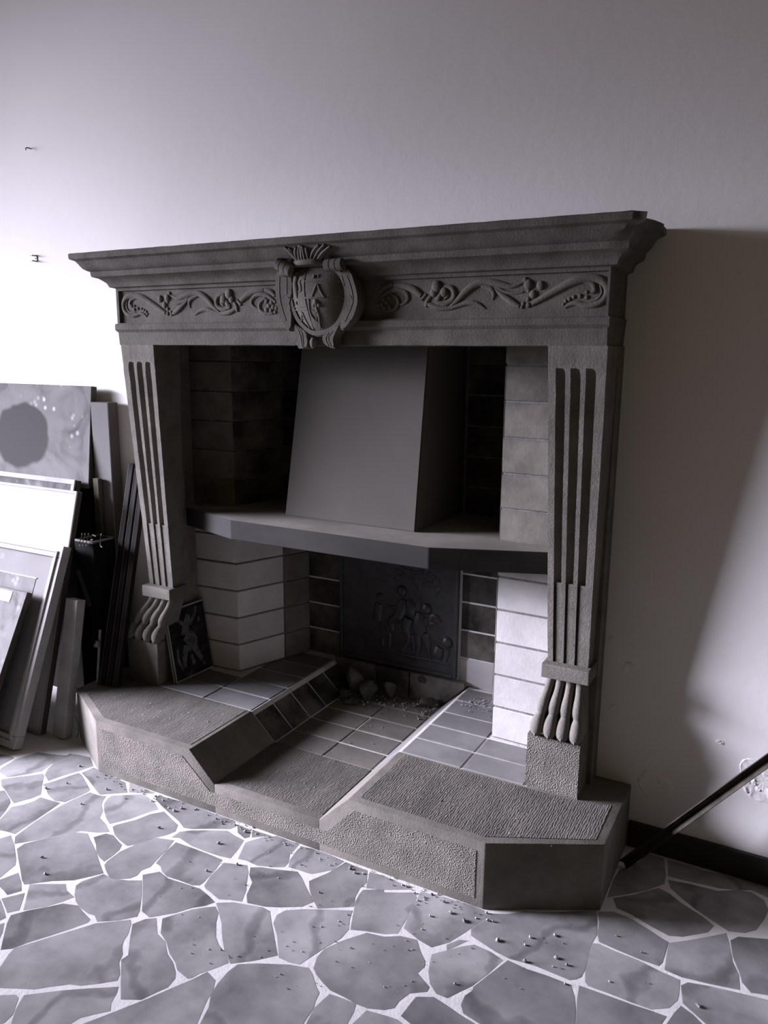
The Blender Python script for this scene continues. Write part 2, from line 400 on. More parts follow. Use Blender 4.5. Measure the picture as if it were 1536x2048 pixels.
    [-0.193,2.011,-0.148,2.046,-0.061,2.127,-0.05,2.09,-0.036,2.021,-0.018,1.982,-0.011,1.93,-0.082,1.914,-0.144,1.903,-0.187,1.907,-0.19,1.955],
    [-0.046,2.103,-0.029,2.128,0.042,2.158,0.089,2.173,0.095,1.958,0.053,1.947,0.015,1.935,-0.007,1.96,-0.016,1.993,-0.035,2.042],
    [-0.365,2.121,-0.311,2.17,-0.257,2.232,-0.227,2.223,-0.188,2.195,-0.13,2.168,-0.095,2.142,-0.107,2.107,-0.165,2.056,-0.199,2.042,-0.248,2.056,-0.303,2.077,-0.346,2.083],
    [-0.237,2.286,-0.181,2.298,-0.098,2.305,-0.046,2.341,-0.012,2.347,0.022,2.329,0.036,2.288,0.027,2.238,0.011,2.184,-0.016,2.155,-0.056,2.141,-0.097,2.163,-0.15,2.192,-0.188,2.22,-0.224,2.25],
    [-0.253,2.388,-0.156,2.386,-0.05,2.397,0.031,2.403,0.083,2.4,0.084,2.333,0.033,2.347,-0.013,2.359,-0.096,2.323,-0.183,2.31,-0.24,2.305],
    [-0.377,2.262,-0.334,2.329,-0.321,2.387,-0.268,2.387,-0.249,2.306,-0.247,2.261,-0.288,2.205,-0.337,2.156,-0.382,2.115,-0.384,2.204],
]
bm = bmesh.new(); box(bm, -5.0, 1.6, -1.2, 2.6, -.10, -.0002)
FLOOR = add_obj('floor', bm, 'grout', kind='structure', label='crazy paving floor of grey stone slabs in white grout')


def resample(pts, step=.045, jit=.0035):
    out = []
    n = len(pts)
    for i in range(n):
        a, b = pts[i], pts[(i + 1) % n]
        d = math.hypot(b[0] - a[0], b[1] - a[1])
        k = max(1, int(d / step))
        for j in range(k):
            t = j / k
            q = [a[0] + (b[0] - a[0]) * t, a[1] + (b[1] - a[1]) * t]
            if j:
                q[0] += random.uniform(-jit, jit); q[1] += random.uniform(-jit, jit)
            out.append(q)
    return out


def paving_stone(pts):
    pts = resample(pts)
    h = random.uniform(.0, .0002)
    cx = sum(p[0] for p in pts) / len(pts); cy = sum(p[1] for p in pts) / len(pts)
    bm = bmesh.new()
    lo = [bm.verts.new((p[0] - cx, p[1] - cy, -.012)) for p in pts]
    mi = []
    for p in pts:
        v = Vector((p[0] - cx, p[1] - cy)); l = max(v.length, 1e-5); v *= (l + .002) / l
        mi.append(bm.verts.new((v.x, v.y, h - .0002)))
    hi = []
    for p in pts:
        v = Vector((p[0] - cx, p[1] - cy)); l = max(v.length, 1e-5); v *= max(0, (l + .0005) / l)
        hi.append(bm.verts.new((v.x, v.y, h)))
    n = len(pts)
    bm.faces.new(hi)
    for A, B in ((lo, mi), (mi, hi)):
        for i in range(n):
            j = (i + 1) % n
            bm.faces.new((A[i], A[j], B[j], B[i]))
    o = add_obj('paving_stone', bm, 'paving', FLOOR)
    o.location = (cx, cy, 0)
    return o


for s in STONES:
    paving_stone([(s[i], s[i + 1]) for i in range(0, len(s), 2)])


def clip(poly, p, nrm):             # keep the side where (q-p).nrm >= 0
    out = []
    for i in range(len(poly)):
        a, b = poly[i], poly[(i + 1) % len(poly)]
        da = (a[0] - p[0]) * nrm[0] + (a[1] - p[1]) * nrm[1]
        db = (b[0] - p[0]) * nrm[0] + (b[1] - p[1]) * nrm[1]
        if da >= 0: out.append(a)
        if (da >= 0) != (db >= 0):
            t = da / (da - db)
            out.append((a[0] + (b[0] - a[0]) * t, a[1] + (b[1] - a[1]) * t))
    return out


# slabs beyond the picture's edge, laid in the same random manner
sites = [(-4.9 + .31 * i + random.uniform(-.1, .1), -1.0 + .31 * j + random.uniform(-.1, .1)) for i in range(21) for j in range(12)]
LA, LB = (-2.775, 1.823), (-1.545, .949)       # left, lower and right limits of the traced slabs
RA, RB = (-1.545, .949), (.104, 1.864)
QX = .10


def half(a, b, inside):
    n = (-(b[1] - a[1]), b[0] - a[0])
    s = (inside[0] - a[0]) * n[0] + (inside[1] - a[1]) * n[1]
    return a, (n if s > 0 else (-n[0], -n[1]))


inside = (-1.2, 1.6)
H1 = half(LA, LB, inside); H2 = half(RA, RB, inside)
neg = lambda h: (h[0], (-h[1][0], -h[1][1]))
for i, s in enumerate(sites):
    cell = [(s[0] - .6, s[1] - .6), (s[0] + .6, s[1] - .6), (s[0] + .6, s[1] + .6), (s[0] - .6, s[1] + .6)]
    for j, q in enumerate(sites):
        if i == j: continue
        dx, dy = q[0] - s[0], q[1] - s[1]
        d = math.hypot(dx, dy)
        if d > 1.3: continue
        gap = .006
        m = (s[0] + dx / 2 - dx / d * gap, s[1] + dy / 2 - dy / d * gap)
        cell = clip(cell, m, (-dx, -dy))
        if len(cell) < 3: break
    if len(cell) < 3: continue
    for lim in (((-4.97, 0), (1, 0)), ((1.57, 0), (-1, 0)), ((0, -1.17), (0, 1)), ((0, 2.405), (0, -1))):
        cell = clip(cell, *lim)
        if len(cell) < 3: break
    if len(cell) < 3: continue
    parts = [clip(cell, *neg(H1)), clip(clip(cell, *H1), *neg(H2)) if len(clip(cell, *H1)) > 2 else []]
    c3 = clip(cell, *H1)
    if len(c3) > 2: c3 = clip(c3, *H2)
    if len(c3) > 2: parts.append(clip(c3, (QX + .008, 0), (1, 0)))
    for c in parts:
        if len(c) < 3: continue
        ar = abs(sum(c[k - 1][0] * c[k][1] - c[k][0] * c[k - 1][1] for k in range(len(c)))) / 2
        if ar > .006:
            paving_stone(c)
# ------------------------------------------------------------------ walls
bm = bmesh.new()
box(bm, -4.75, -2.31, YW, 3.1, 0, 3.6)
box(bm, -.635, 1.6, YW, 3.1, 0, 3.6)
box(bm, -2.31, -.635, YW, 3.1, 1.66, 3.6)
box(bm, -2.31, -.635, 2.96, 3.1, 0, 1.66)
WALL = add_obj('wall_back', bm, 'plaster', kind='structure', label='pale plaster wall behind the fireplace, flaking low on the right')

bm = bmesh.new()
y0, y1, z0, z1 = -.6, 2.1, .02, 2.9
box(bm, -4.95, -4.75, -1.2, y0, 0, 3.6); box(bm, -4.95, -4.75, y1, 3.1, 0, 3.6)
box(bm, -4.95, -4.75, y0, y1, 0, z0); box(bm, -4.95, -4.75, y0, y1, z1, 3.6)
add_obj('wall_left', bm, 'plaster', kind='structure', label='plaster side wall with the window')
win = empty('window_1', (-4.85, .75, .02), 'window opening in the side wall', 'window'); win['kind'] = 'structure'; del win['category']
for a in ((y0, y0 + .06, z0, z1), (y1 - .06, y1, z0, z1), (y0 + .06, y1 - .06, z0, z0 + .06), (y0 + .06, y1 - .06, z1 - .06, z1)):
    bm = bmesh.new(); box(bm, -4.89, -4.81, *a)
    add_obj('window_frame', inv(win, bm), 'white_paint', win)

bm = bmesh.new(); box(bm, -.384, 1.6, YW - .014, YW + .002, 0, .087, .002)
add_obj('baseboard_right', bm, 'skirting', kind='structure', label='dark skirting board on the right of the hearth')
bm = bmesh.new(); box(bm, -4.75, -2.53, YW - .014, YW + .002, 0, .087, .002)
add_obj('baseboard_left', bm, 'skirting', kind='structure', label='dark skirting board behind the leaning frames')

# flaking plaster: a ragged raised rim with a sunken bed, and a few lifted blisters
from mathutils import noise as mnoise


def plaster_patch(name, cx, cz, rx, rz, seed, rings=16, seg=80, rim=.006):
    bm = bmesh.new(); prev = None
    for k in range(rings + 1):
        t = k / rings; ring = []
        for s in range(seg):
            a = 2 * math.pi * s / seg
            w = 1 + .28 * mnoise.noise(Vector((math.cos(a) * 1.6 + seed, math.sin(a) * 1.6, .3)))
            x = cx + rx * t * w * math.cos(a); z = cz + rz * t * w * math.sin(a)
            fl = (abs(mnoise.noise(Vector((x * 45, z * 45, seed)))) + .6 * abs(mnoise.noise(Vector((x * 130, z * 130, seed))))) * rim * 1.3
            h = .0006 + (fl if t > .35 else fl * .35)
            if t > .97: h = -.002
            ring.append(bm.verts.new((x, YW - h, z)))
        if prev is not None:
            for s in range(seg):
                bm.faces.new((prev[s], prev[(s + 1) % seg], ring[(s + 1) % seg], ring[s]))
        prev = ring
    return add_obj(name, bm, 'plaster', WALL, smooth=35)


p = ony(1512, 1560, YW); plaster_patch('flaking_plaster', p.x + .02, p.z, .075, .072, 3.1)
for px, py, rx, rz, sd in ((1297, 1150, .006, .028, 1), (1225, 1290, .014, .03, 2), (1260, 1340, .022, .03, 5), (1440, 1484, .012, .006, 7),
                           (1310, 1570, .06, .05, 9), (1230, 1420, .02, .02, 4)):
    p = ony(px, py, YW); plaster_patch('plaster_blister', p.x, p.z, rx, rz, sd, 8, 36, .0035)

# ------------------------------------------------------------------ hearth platform
HE = empty('hearth', (-1.45, 2.15, 0), 'raised stone hearth with canted corners and a sunken tiled channel', 'hearth')
XA, XB = -1.776, -1.668             # left side of the channel: top edge, bottom edge
XC, XD = -1.242, -1.136             # right side: bottom edge, top edge
ZC = .110                           # channel floor
YT = 2.236                          # where the tiles begin
xl, xd, xc, xr, yc = -2.524, -2.235, -.684, -.387, 2.049


def solid(name, bm, m, bev=.003):
    if bev:
        bmesh.ops.recalc_face_normals(bm, faces=bm.faces[:])
        es = [e for e in bm.edges if len(e.link_faces) == 2 and e.calc_face_angle(0) > .35]
        bmesh.ops.bevel(bm, geom=es, offset=bev, segments=2, affect='EDGES', profile=.6)
    return add_obj(name, inv(HE, bm), m, HE, smooth=50)


top = [(xd, YF), (XA, YF), (XA, YT), (-2.262, YT), (-2.262, YW), (xl, YW), (xl, yc)]
bm = bmesh.new()
bt = [(xd, YF, 0), (XB + .11, YF, 0), (XB + .11, YT, 0), (-2.262, YT, 0), (-2.262, YW, 0), (xl, YW, 0), (xl, yc, 0)]
lo = [bm.verts.new(p) for p in bt]; hi = [bm.verts.new((x, y, HH)) for x, y in top]
b1 = bm.verts.new((XB, YF, ZC)); c1 = bm.verts.new((XB, YT, ZC))
lo[1].co.x = XB; lo[2].co.x = XB
bm.faces.new(hi); bm.faces.new(lo[::-1])
bm.faces.new((lo[0], lo[1], b1, hi[1], hi[0])); bm.faces.new((lo[1], lo[2], c1, b1)); bm.faces.new((b1, c1, hi[2], hi[1]))
bm.faces.new((lo[2], lo[3], hi[3], hi[2], c1))
for i in (3, 4, 5, 6):
    j = (i + 1) % 7
    bm.faces.new((lo[i], lo[j], hi[j], hi[i]))
solid('stone_slab', bm, 'sandstone', .003)
bm = bmesh.new()
top = [(xc, YF), (XD, YF), (XD, YT), (-.675, YT), (-.675, YW), (xr, YW), (xr, yc)]
bt = [(xc, YF), (XC, YF), (XC, YT), (-.675, YT), (-.675, YW), (xr, YW), (xr, yc)]
lo = [bm.verts.new((x, y, 0)) for x, y in bt]; hi = [bm.verts.new((x, y, HH)) for x, y in top]
b1 = bm.verts.new((XC, YF, ZC)); c1 = bm.verts.new((XC, YT, ZC))
bm.faces.new(hi); bm.faces.new(lo[::-1])
bm.faces.new((lo[0], lo[1], b1, hi[1], hi[0])); bm.faces.new((lo[1], lo[2], c1, b1)); bm.faces.new((b1, c1, hi[2], hi[1]))
bm.faces.new((lo[2], lo[3], hi[3], hi[2], c1))
for i in (3, 4, 5, 6):
    j = (i + 1) % 7
    bm.faces.new((lo[i], lo[j], hi[j], hi[i]))
solid('stone_slab', bm, 'sandstone', .003)
bm = bmesh.new(); box(bm, XB, XC, YF, YT, 0, ZC); solid('stone_slab', bm, 'sandstone', .0015)

# tooled fields: proud by a millimetre, inside smooth drafted margins
M_ = .028


def field(pts, z, m):
    bm = bmesh.new(); poly_prism(bm, pts, z - .004, z + .0014)
    add_obj('tooled_field', inv(HE, bm), m, HE)


field([(xd + .012, YF + M_), (XA - M_ * .7, YF + M_), (XA - M_ * .7, YT - .003), (-2.262 - .02, YT - .003), (xl + M_, YT + .02), (xl + M_, yc + .012)], HH, 'sandstone_ribbed')
field([(xc - .012, YF + M_), (XD + M_, YF + M_), (XD + M_, YT - .012), (-.70, YT - .012), (-.50, YT - .012), (xr - M_, YT + .02), (xr - M_, yc + .008)], HH, 'sandstone_ribbed')
field([(XB + .004, YF + M_), (XC - .004, YF + M_), (XC - .004, YT - .003), (XB + .004, YT - .003)], ZC, 'sandstone_ribbed')
fp = [(xd + .022, .028), (xc - .026, .028), (xc - .026, HH - .03), (XD + .022, HH - .03), (XC + .03, ZC - .032), (XB - .02, ZC - .032), (XA - .035, HH - .03), (xd + .022, HH - .03)]
bm = bmesh.new(); prism(bm, [(x, YF + .004, z) for x, z in fp], [(x, YF - .0016, z) for x, z in fp])
add_obj('tooled_field', inv(HE, bm), 'sandstone_pitted', HE)

# tile bed and tiles
bm = bmesh.new()
yb = 2.90
prism(bm, [(-2.31, YT, 0), (XB, YT, 0), (XB, YT, ZC - .0025), (XA, YT, HH - .0025), (-2.31, YT, HH - .0025)],
      [(-2.31, yb, 0), (XB, yb, 0), (XB, yb, ZC - .0025), (XA, yb, HH - .0025), (-2.31, yb, HH - .0025)])
prism(bm, [(-.635, YT, 0), (XC, YT, 0), (XC, YT, ZC - .0025), (XD, YT, HH - .0025), (-.635, YT, HH - .0025)],
      [(-.635, yb, 0), (XC, yb, 0), (XC, yb, ZC - .0025), (XD, yb, HH - .0025), (-.635, yb, HH - .0025)])
box(bm, XB, XC, YT, yb, 0, ZC - .0025)
add_obj('mortar_bed', inv(HE, bm), 'lime_mortar', HE)
TP = .1215
TILE = {}


def tile(x0, x1, y0, y1, z, m='hearth_tile'):
    k = (round(x1 - x0, 3), round(y1 - y0, 3), m)
    if k not in TILE:
        bm = bmesh.new(); a, b = k[0] / 2, k[1] / 2
        box(bm, -a, a, -b, b, -.012, 0, .0025)
        me = bpy.data.meshes.new('tile'); bm.to_mesh(me); bm.free(); me.materials.append(MATS[m]); TILE[k] = me
    o = bpy.data.objects.new('tile', TILE[k]); COL.objects.link(o); o.parent = HE
    o.location = Vector(((x0 + x1) / 2, (y0 + y1) / 2, z + random.uniform(-.001, .001))) - HE.location
    o.rotation_euler = (0, 0, random.uniform(-.006, .006))


G_ = .0028
for r in range(5):
    a, b = YT + r * TP + G_, YT + (r + 1) * TP - G_
    tile(XD + .006, -.905 - G_, a, b, HH)
    tile(-.905 + G_, -.69, a, b, HH) if r < 2 else None
    tile(-2.015 + G_, XA - .006, a, b, HH)
    tile(-2.248, -2.015 - G_, a, b, HH) if r < 2 else None
    tile(XB + .006, -1.452 - G_, a, b, ZC, 'channel_tile')
    tile(-1.452 + G_, XC - .006, a, b, ZC, 'channel_tile')
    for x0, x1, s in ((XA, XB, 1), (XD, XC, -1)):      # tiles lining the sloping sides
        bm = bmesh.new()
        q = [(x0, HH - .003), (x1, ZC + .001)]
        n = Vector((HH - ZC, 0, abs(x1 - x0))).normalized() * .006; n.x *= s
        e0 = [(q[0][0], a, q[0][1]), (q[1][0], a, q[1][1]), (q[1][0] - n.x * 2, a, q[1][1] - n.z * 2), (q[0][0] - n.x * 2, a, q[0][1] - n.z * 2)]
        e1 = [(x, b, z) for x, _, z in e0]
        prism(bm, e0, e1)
        add_obj('slope_tile', inv(HE, bm), 'hearth_tile' if s < 0 else 'soot_shade_firebrick', HE)  # left slope uses the darker material: its shade is put into the colour

# ------------------------------------------------------------------ firebox lining
FB = empty('firebox', (-1.48, 2.7, HH), 'pale firebrick firebox lining with sooty back wall', 'firebox')
PL = [(-2.30, 2.505), (-2.062, 2.52), (-1.93, 2.872), (-1.03, 2.866), (-.895, 2.495), (-.64, 2.486)]


def offset_line(pl, d):
    out = []
    for i in range(len(pl)):
        ns = []
        for a, b in ((i - 1, i), (i, i + 1)):
            if a < 0 or b >= len(pl): continue
            t = Vector((pl[b][0] - pl[a][0], pl[b][1] - pl[a][1])).normalized()
            ns.append(Vector((-t.y, t.x)))
        n = sum(ns, Vector((0, 0))); n.normalize()
        k = d / max(.3, n.dot(ns[0]))
        out.append((pl[i][0] + n.x * k, pl[i][1] + n.y * k))
    return out


BK = offset_line(PL, .055)
MO = offset_line(PL, .005)
MB_ = offset_line(PL, .075)
segs = {0: [(0, 1)], 1: [(0, .63), (.63, 1)], 2: [(0, .192), (.83, 1)], 3: [(0, .37), (.37, 1)], 4: [(0, 1)]}
lerp = lambda a, b, t: (a[0] + (b[0] - a[0]) * t, a[1] + (b[1] - a[1]) * t)
NZ = 12
for s, cuts in segs.items():
    ln = math.hypot(PL[s + 1][0] - PL[s][0], PL[s + 1][1] - PL[s][1])
    for k in range(NZ):
        z0 = HH + .12 * k + .0035; z1 = HH + .12 * (k + 1) - .0035
        if z1 > 1.66: z1 = 1.655
        for t0, t1 in cuts:
            e = .0035 / ln
            a = t0 + (e if t0 > 0 else .0); b = t1 - (e if t1 < 1 else .0)
            dy = random.uniform(-.0015, .0015)
            f0, f1 = lerp(PL[s], PL[s + 1], a), lerp(PL[s], PL[s + 1], b)
            k0, k1 = lerp(BK[s], BK[s + 1], a), lerp(BK[s], BK[s + 1], b)
            bm = bmesh.new()
            pts = [(f0[0], f0[1] + dy), (f1[0], f1[1] + dy), k1, k0]
            poly_prism(bm, pts, z0, z1)
            bmesh.ops.bevel(bm, geom=bm.edges[:], offset=.0022, segments=1, affect='EDGES')
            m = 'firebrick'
            if s == 2 or (s in (1, 3) and (k > 5 or t0 > .3)) : m = 'soot_shade_firebrick'
            if s == 2 and t0 > .5 and k < 5: m = 'firebrick' if k == 0 else 'soot_shade_firebrick'
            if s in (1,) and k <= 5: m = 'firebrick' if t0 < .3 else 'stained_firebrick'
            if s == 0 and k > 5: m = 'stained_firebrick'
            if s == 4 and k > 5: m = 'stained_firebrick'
            if m == 'firebrick' and s in (0, 1): m = 'fill_lit_firebrick'
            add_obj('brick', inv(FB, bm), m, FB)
for lo_, hi_, m in ((0, 5, 'dark_mortar'),):
    bm = bmesh.new()
    for s in range(5):
        poly_prism(bm, [MO[s], MO[s + 1], MB_[s + 1], MB_[s]], HH, 1.655)
    add_obj('mortar', inv(FB, bm), m, FB)
bm = bmesh.new()
for s in (2,):
    mo2 = offset_line(PL, .0025)
    poly_prism(bm, [mo2[2], mo2[3], MO[3], MO[2]], HH, .82)
add_obj('pale_mortar', inv(FB, bm), 'lime_mortar', FB)

# the low tiled riser at the end of the channel, with two pipe holes
rz = [(XB + .006, XA + .008, -1.56, -1.56), (-1.552, -1.552, -1.40, -1.40), (-1.392, -1.392, XC - .006, XD - .008)]
for l0, l1, r0, r1 in rz:
    bm = bmesh.new()
    q = [(l0, ZC + .002), (r0, ZC + .002), (r1, HH), (r1, .232), (l1, .232), (l1, HH)]
    prism(bm, [(x, 2.832, z) for x, z in q], [(x, 2.860, z) for x, z in q])
    add_obj('brick', inv(FB, bm), 'soot_shade_firebrick', FB)
for px, py in ((757, 1338), (843, 1358)):
    p = ony(px, py, 2.831)
    bm = bmesh.new()
    tube(bm, [(p.x, 2.834, p.z, .015), (p.x, 2.826, p.z, .016)], seg=14, smooth=False)
    add_obj('pipe_hole', inv(FB, bm), 'hole_shade', FB)  # solid dark disc: the shade inside the hole is put into its colour

# ------------------------------------------------------------------ cast iron fireback
IB = empty('fireback', (-1.47, 2.84, .24), 'dark cast iron fireback with cherubs under a tree in relief', 'fireback')
bm = bmesh.new(); box(bm, -1.752, -1.186, 2.846, 2.860, .240, .82, .002)
add_obj('plate', inv(IB, bm), 'cast_iron', IB)
bm = bmesh.new()
for a in ((-1.752, -1.738, .24, .82), (-1.200, -1.186, .24, .82), (-1.738, -1.200, .24, .256), (-1.738, -1.200, .804, .82)):
    box(bm, a[0], a[1], 2.840, 2.848, a[2], a[3], .002)
add_obj('rim', inv(IB, bm), 'cast_iron', IB)


def q4(x, y):
    return ony(640 + x / 4.8, 1090 + y / 4.8, 2.846)


def relief(name, strokes, balls, fl=.55, par=IB, k=4.8, depth=2.846, conv=q4, m='cast_iron', lift=0.0):
    bm = bmesh.new()
    sc = ((conv(100, 0) - conv(0, 0)).length * .35 + (conv(0, 100) - conv(0, 0)).length * .65) / 100
    for st in strokes:
        tube(bm, [(*(conv(x, y) - Vector((0, lift, 0))), r * sc) for x, y, r in st], seg=8, n=4, flat=fl)
    for x, y, r in balls:
        p = conv(x, y); ball(bm, (p.x, p.y - lift, p.z), r * sc, r * sc * fl, r * sc * 1.08, 10, 7)
    o = add_obj(name, inv(par, bm), m, par, smooth=60)
    return o


relief('cherub', [[(960, 650, 30), (955, 720, 55), (950, 800, 58), (965, 860, 52)], [(935, 860, 44), (938, 960, 32), (930, 1030, 22), (915, 1062, 18)],
                  [(1000, 850, 46), (1025, 950, 34), (1040, 1030, 22), (1062, 1085, 18)], [(1005, 700, 26), (1015, 770, 22), (965, 745, 16)]], [(1022, 612, 46), (985, 640, 14)])
relief('wing', [[(1050, 740, 14), (1075, 690, 22), (1120, 690, 22), (1160, 745, 12)], [(1060, 760, 20), (1110, 760, 18), (1130, 800, 8)]], [])
relief('cherub', [[(800, 520, 28), (790, 590, 50), (760, 660, 56), (740, 700, 48)], [(780, 560, 22), (710, 600, 17), (650, 580, 13)],
                  [(740, 700, 48), (680, 740, 38), (690, 800, 26), (670, 835, 18)]], [(785, 440, 46), (770, 470, 16)])
relief('cherub', [[(850, 530, 36), (875, 600, 46), (870, 660, 44)], [(850, 700, 48), (820, 800, 44), (850, 880, 28), (815, 970, 18), (785, 1030, 14)],
                  [(880, 860, 28), (895, 960, 20), (900, 1040, 14)]], [])
relief('cherub', [[(1150, 980, 36), (1130, 1040, 46), (1125, 1080, 36)], [(1220, 1000, 26), (1210, 1070, 20), (1195, 1135, 14)]], [(1220, 935, 46)])
relief('cherub', [[(570, 560, 34), (550, 640, 42), (545, 720, 38)], [(640, 780, 24), (665, 880, 20), (655, 990, 14)], [(590, 900, 22), (600, 970, 16)],
                  [(600, 470, 8), (640, 580, 10), (640, 680, 8), (610, 760, 8)]], [(575, 500, 38)], .35)
relief('tree', [[(930, 620, 26), (955, 540, 24), (925, 440, 22), (890, 340, 16), (870, 250, 12)], [(950, 480, 18), (960, 390, 16), (990, 300, 10)]], [], .5)
rl = random.Random(3)
bm = bmesh.new()
for i in range(80):
    x = rl.uniform(720, 1160); y = 260 + rl.uniform(-60, 60) + (x - 900) * .3 + abs(rl.gauss(0, 30))
    p = q4(x, y); a = rl.uniform(0, 6.28); l = .011
    d = Vector((math.cos(a) * l, 0, math.sin(a) * l))
    tube(bm, [(*(p - d), .001), (*p, .0055), (*(p + d), .001)], seg=5, n=2, flat=.7)
add_obj('foliage', inv(IB, bm), 'cast_iron', IB, smooth=60, kind='stuff')
relief('ground_ridge', [[(560, 960, 10), (660, 1005, 16), (780, 1050, 15), (940, 1085, 17), (1080, 1110, 15), (1240, 1150, 12)]], [], .6)

# ------------------------------------------------------------------ inner shelf and hood
bm = bmesh.new()
sp = [(-2.205, 2.384), (-1.885, 2.276), (-1.055, 2.266), (-.690, 2.405), (-.690, 2.480), (-.893, 2.490), (-1.03, 2.86), (-1.93, 2.866), (-2.064, 2.515), (-2.205, 2.50)]
poly_prism(bm, sp, .868, .942)
bmesh.ops.bevel(bm, geom=bm.edges[:], offset=.002, segments=1, affect='EDGES')
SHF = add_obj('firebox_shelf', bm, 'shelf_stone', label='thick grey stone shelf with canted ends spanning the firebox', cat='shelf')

SHF.data.materials.append(MATS['shelf_top'])
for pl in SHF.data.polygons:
    if pl.normal.z > .9: pl.material_index = 1  # top face takes a lighter tone than the sides
bm = bmesh.new()
b_ = [(-1.762, 2.454), (-1.192, 2.444), (-1.185, 2.862), (-1.762, 2.868)]
t_ = [(-1.728, 2.545), (-1.192, 2.535), (-1.185, 2.862), (-1.735, 2.868)]
prism(bm, [(x, y, .9425) for x, y in b_], [(x, y, 1.655) for x, y in t_])
bmesh.ops.bevel(bm, geom=bm.edges[:], offset=.004, segments=2, affect='EDGES')
add_obj('chimney_hood', bm, 'hood_metal', smooth=40, label='plain brown-grey smoke hood standing on the firebox shelf', cat='hood')
# ------------------------------------------------------------------ carved stone surround
SU = empty('fireplace_surround', (CX, 2.31, HH), 'carved grey sandstone fireplace surround with fluted legs, scroll frieze and moulded cornice', 'fireplace')
XL, XR, YS = -2.345, -.500, 2.2

PROF = [(-.006, 1.792), (.000, 1.795), (.013, 1.798), (.016, 1.806), (.019, 1.812), (.028, 1.820), (.040, 1.828), (.056, 1.833), (.058, 1.838), (.059, 1.851), (.066, 1.854),
        (.076, 1.861), (.083, 1.871), (.088, 1.879), (.094, 1.887), (.109, 1.893), (.110, 1.897), (.110, 1.911), (.107, 1.914)]
bm = bmesh.new()
path = []
for t in (0, .25, .5, .75): path.append(('L', t))
NX = 90
for i in range(NX + 1): path.append(('F', i / NX))
for t in (.93, .86, .78, .7, .6, .5, .4, .3, .2, .1, 0): path.append(('R', t))
rows = []
for kind, t in path:
    row = []
    for o_, z in PROF + [(-.12, 1.914), (-.12, 1.792)]:
        if kind == 'L': x, y = XL - o_, YW + .006 + (YS - o_ - YW - .006) * t
        elif kind == 'R': x, y = XR + o_, YW + .006 + (YS - o_ - YW - .006) * t
        else: x, y = (XL - o_) + (XR - XL + 2 * o_) * t, YS - o_
        if o_ < -.1:
            y = max(y, 2.33) if kind == 'F' else y
            y = YW + .006
            x = min(max(x, XL + .1), XR - .1)
        else:
            nv = mnoise.noise(Vector((x * 22, y * 22, z * 30)))
            amp = .0012
            if z > 1.89: amp = .0022
            if kind == 'F': y += nv * amp
            z += nv * amp * .6 if z > 1.80 else 0
            # broken right-hand corner
            br = max(0.0, (x - (XR + .004)) / .11)
            if br > 0 and (kind == 'R' or t > .985):
                k2 = .5 + .5 * mnoise.noise(Vector((y * 19 + 3, z * 21, 1.7)))
                cut = .040 * k2 * (1 if kind == 'R' else .75)
                x -= cut * min(1, br * 1.6)
                z += (mnoise.noise(Vector((x * 40, y * 40, 8))) * .008 - .003 * k2) if z > 1.82 else 0
                if kind == 'F': y += cut * .6 * min(1, br * 1.6)
        row.append(bm.verts.new((x, y, z)))
    rows.append(row)
n = len(rows[0])
for a, b in zip(rows, rows[1:]):
    for k in range(n):
        bm.faces.new((a[k], a[(k + 1) % n], b[(k + 1) % n], b[k]))
bm.faces.new(rows[0]); bm.faces.new(rows[-1])
COR = add_obj('cornice', inv(SU, bm), 'dark_sandstone', SU, smooth=28)

# frieze block with a recessed panel, and the two-step moulding below
bm = bmesh.new()
x0, x1, z0, z1 = XL + .006, XR - .006, 1.655, 1.795
y0 = YS + .004
px0, px1, pz0, pz1 = x0 + .012, x1 - .007, 1.668, 1.785
box(bm, x0, x1, y0 + .006, YW + .006, z0, z1)
for a in ((x0, px0, z0, z1), (px1, x1, z0, z1), (px0, px1, z0, pz0), (px0, px1, pz1, z1)):
    box(bm, a[0], a[1], y0 - .004, y0 + .006, a[2], a[3])
FR = add_obj('frieze', inv(SU, bm), 'dark_sandstone', SU)
bm = bmesh.new()
pr = [(YW + .006, 1.588), (YS + .006, 1.588), (YS + .002, 1.634), (YS - .004, 1.640), (YS - .008, 1.644), (YS - .008, 1.662), (YS - .002, 1.666), (YW + .006, 1.666)]
rows = []
for i in range(61):
    x = (XL) + (XR - XL) * i / 60
    row = []
    for y, z in pr:
        nv = mnoise.noise(Vector((x * 25, y * 9, z * 60))) * .0016
        row.append(bm.verts.new((x + (.006 if i == 0 else -.006 if i == 60 else 0) * (1 if z < 1.64 else 0), y + (nv if y < YW - .05 else 0), z + (nv if z < 1.6 else 0))))
    rows.append(row)
for a, b in zip(rows, rows[1:]):
    for k in range(len(pr)):
        bm.faces.new((a[k], a[(k + 1) % len(pr)], b[(k + 1) % len(pr)], b[k]))
bm.faces.new(rows[0]); bm.faces.new(rows[-1])
add_obj('lintel_moulding', inv(SU, bm), 'dark_sandstone', SU, smooth=30)

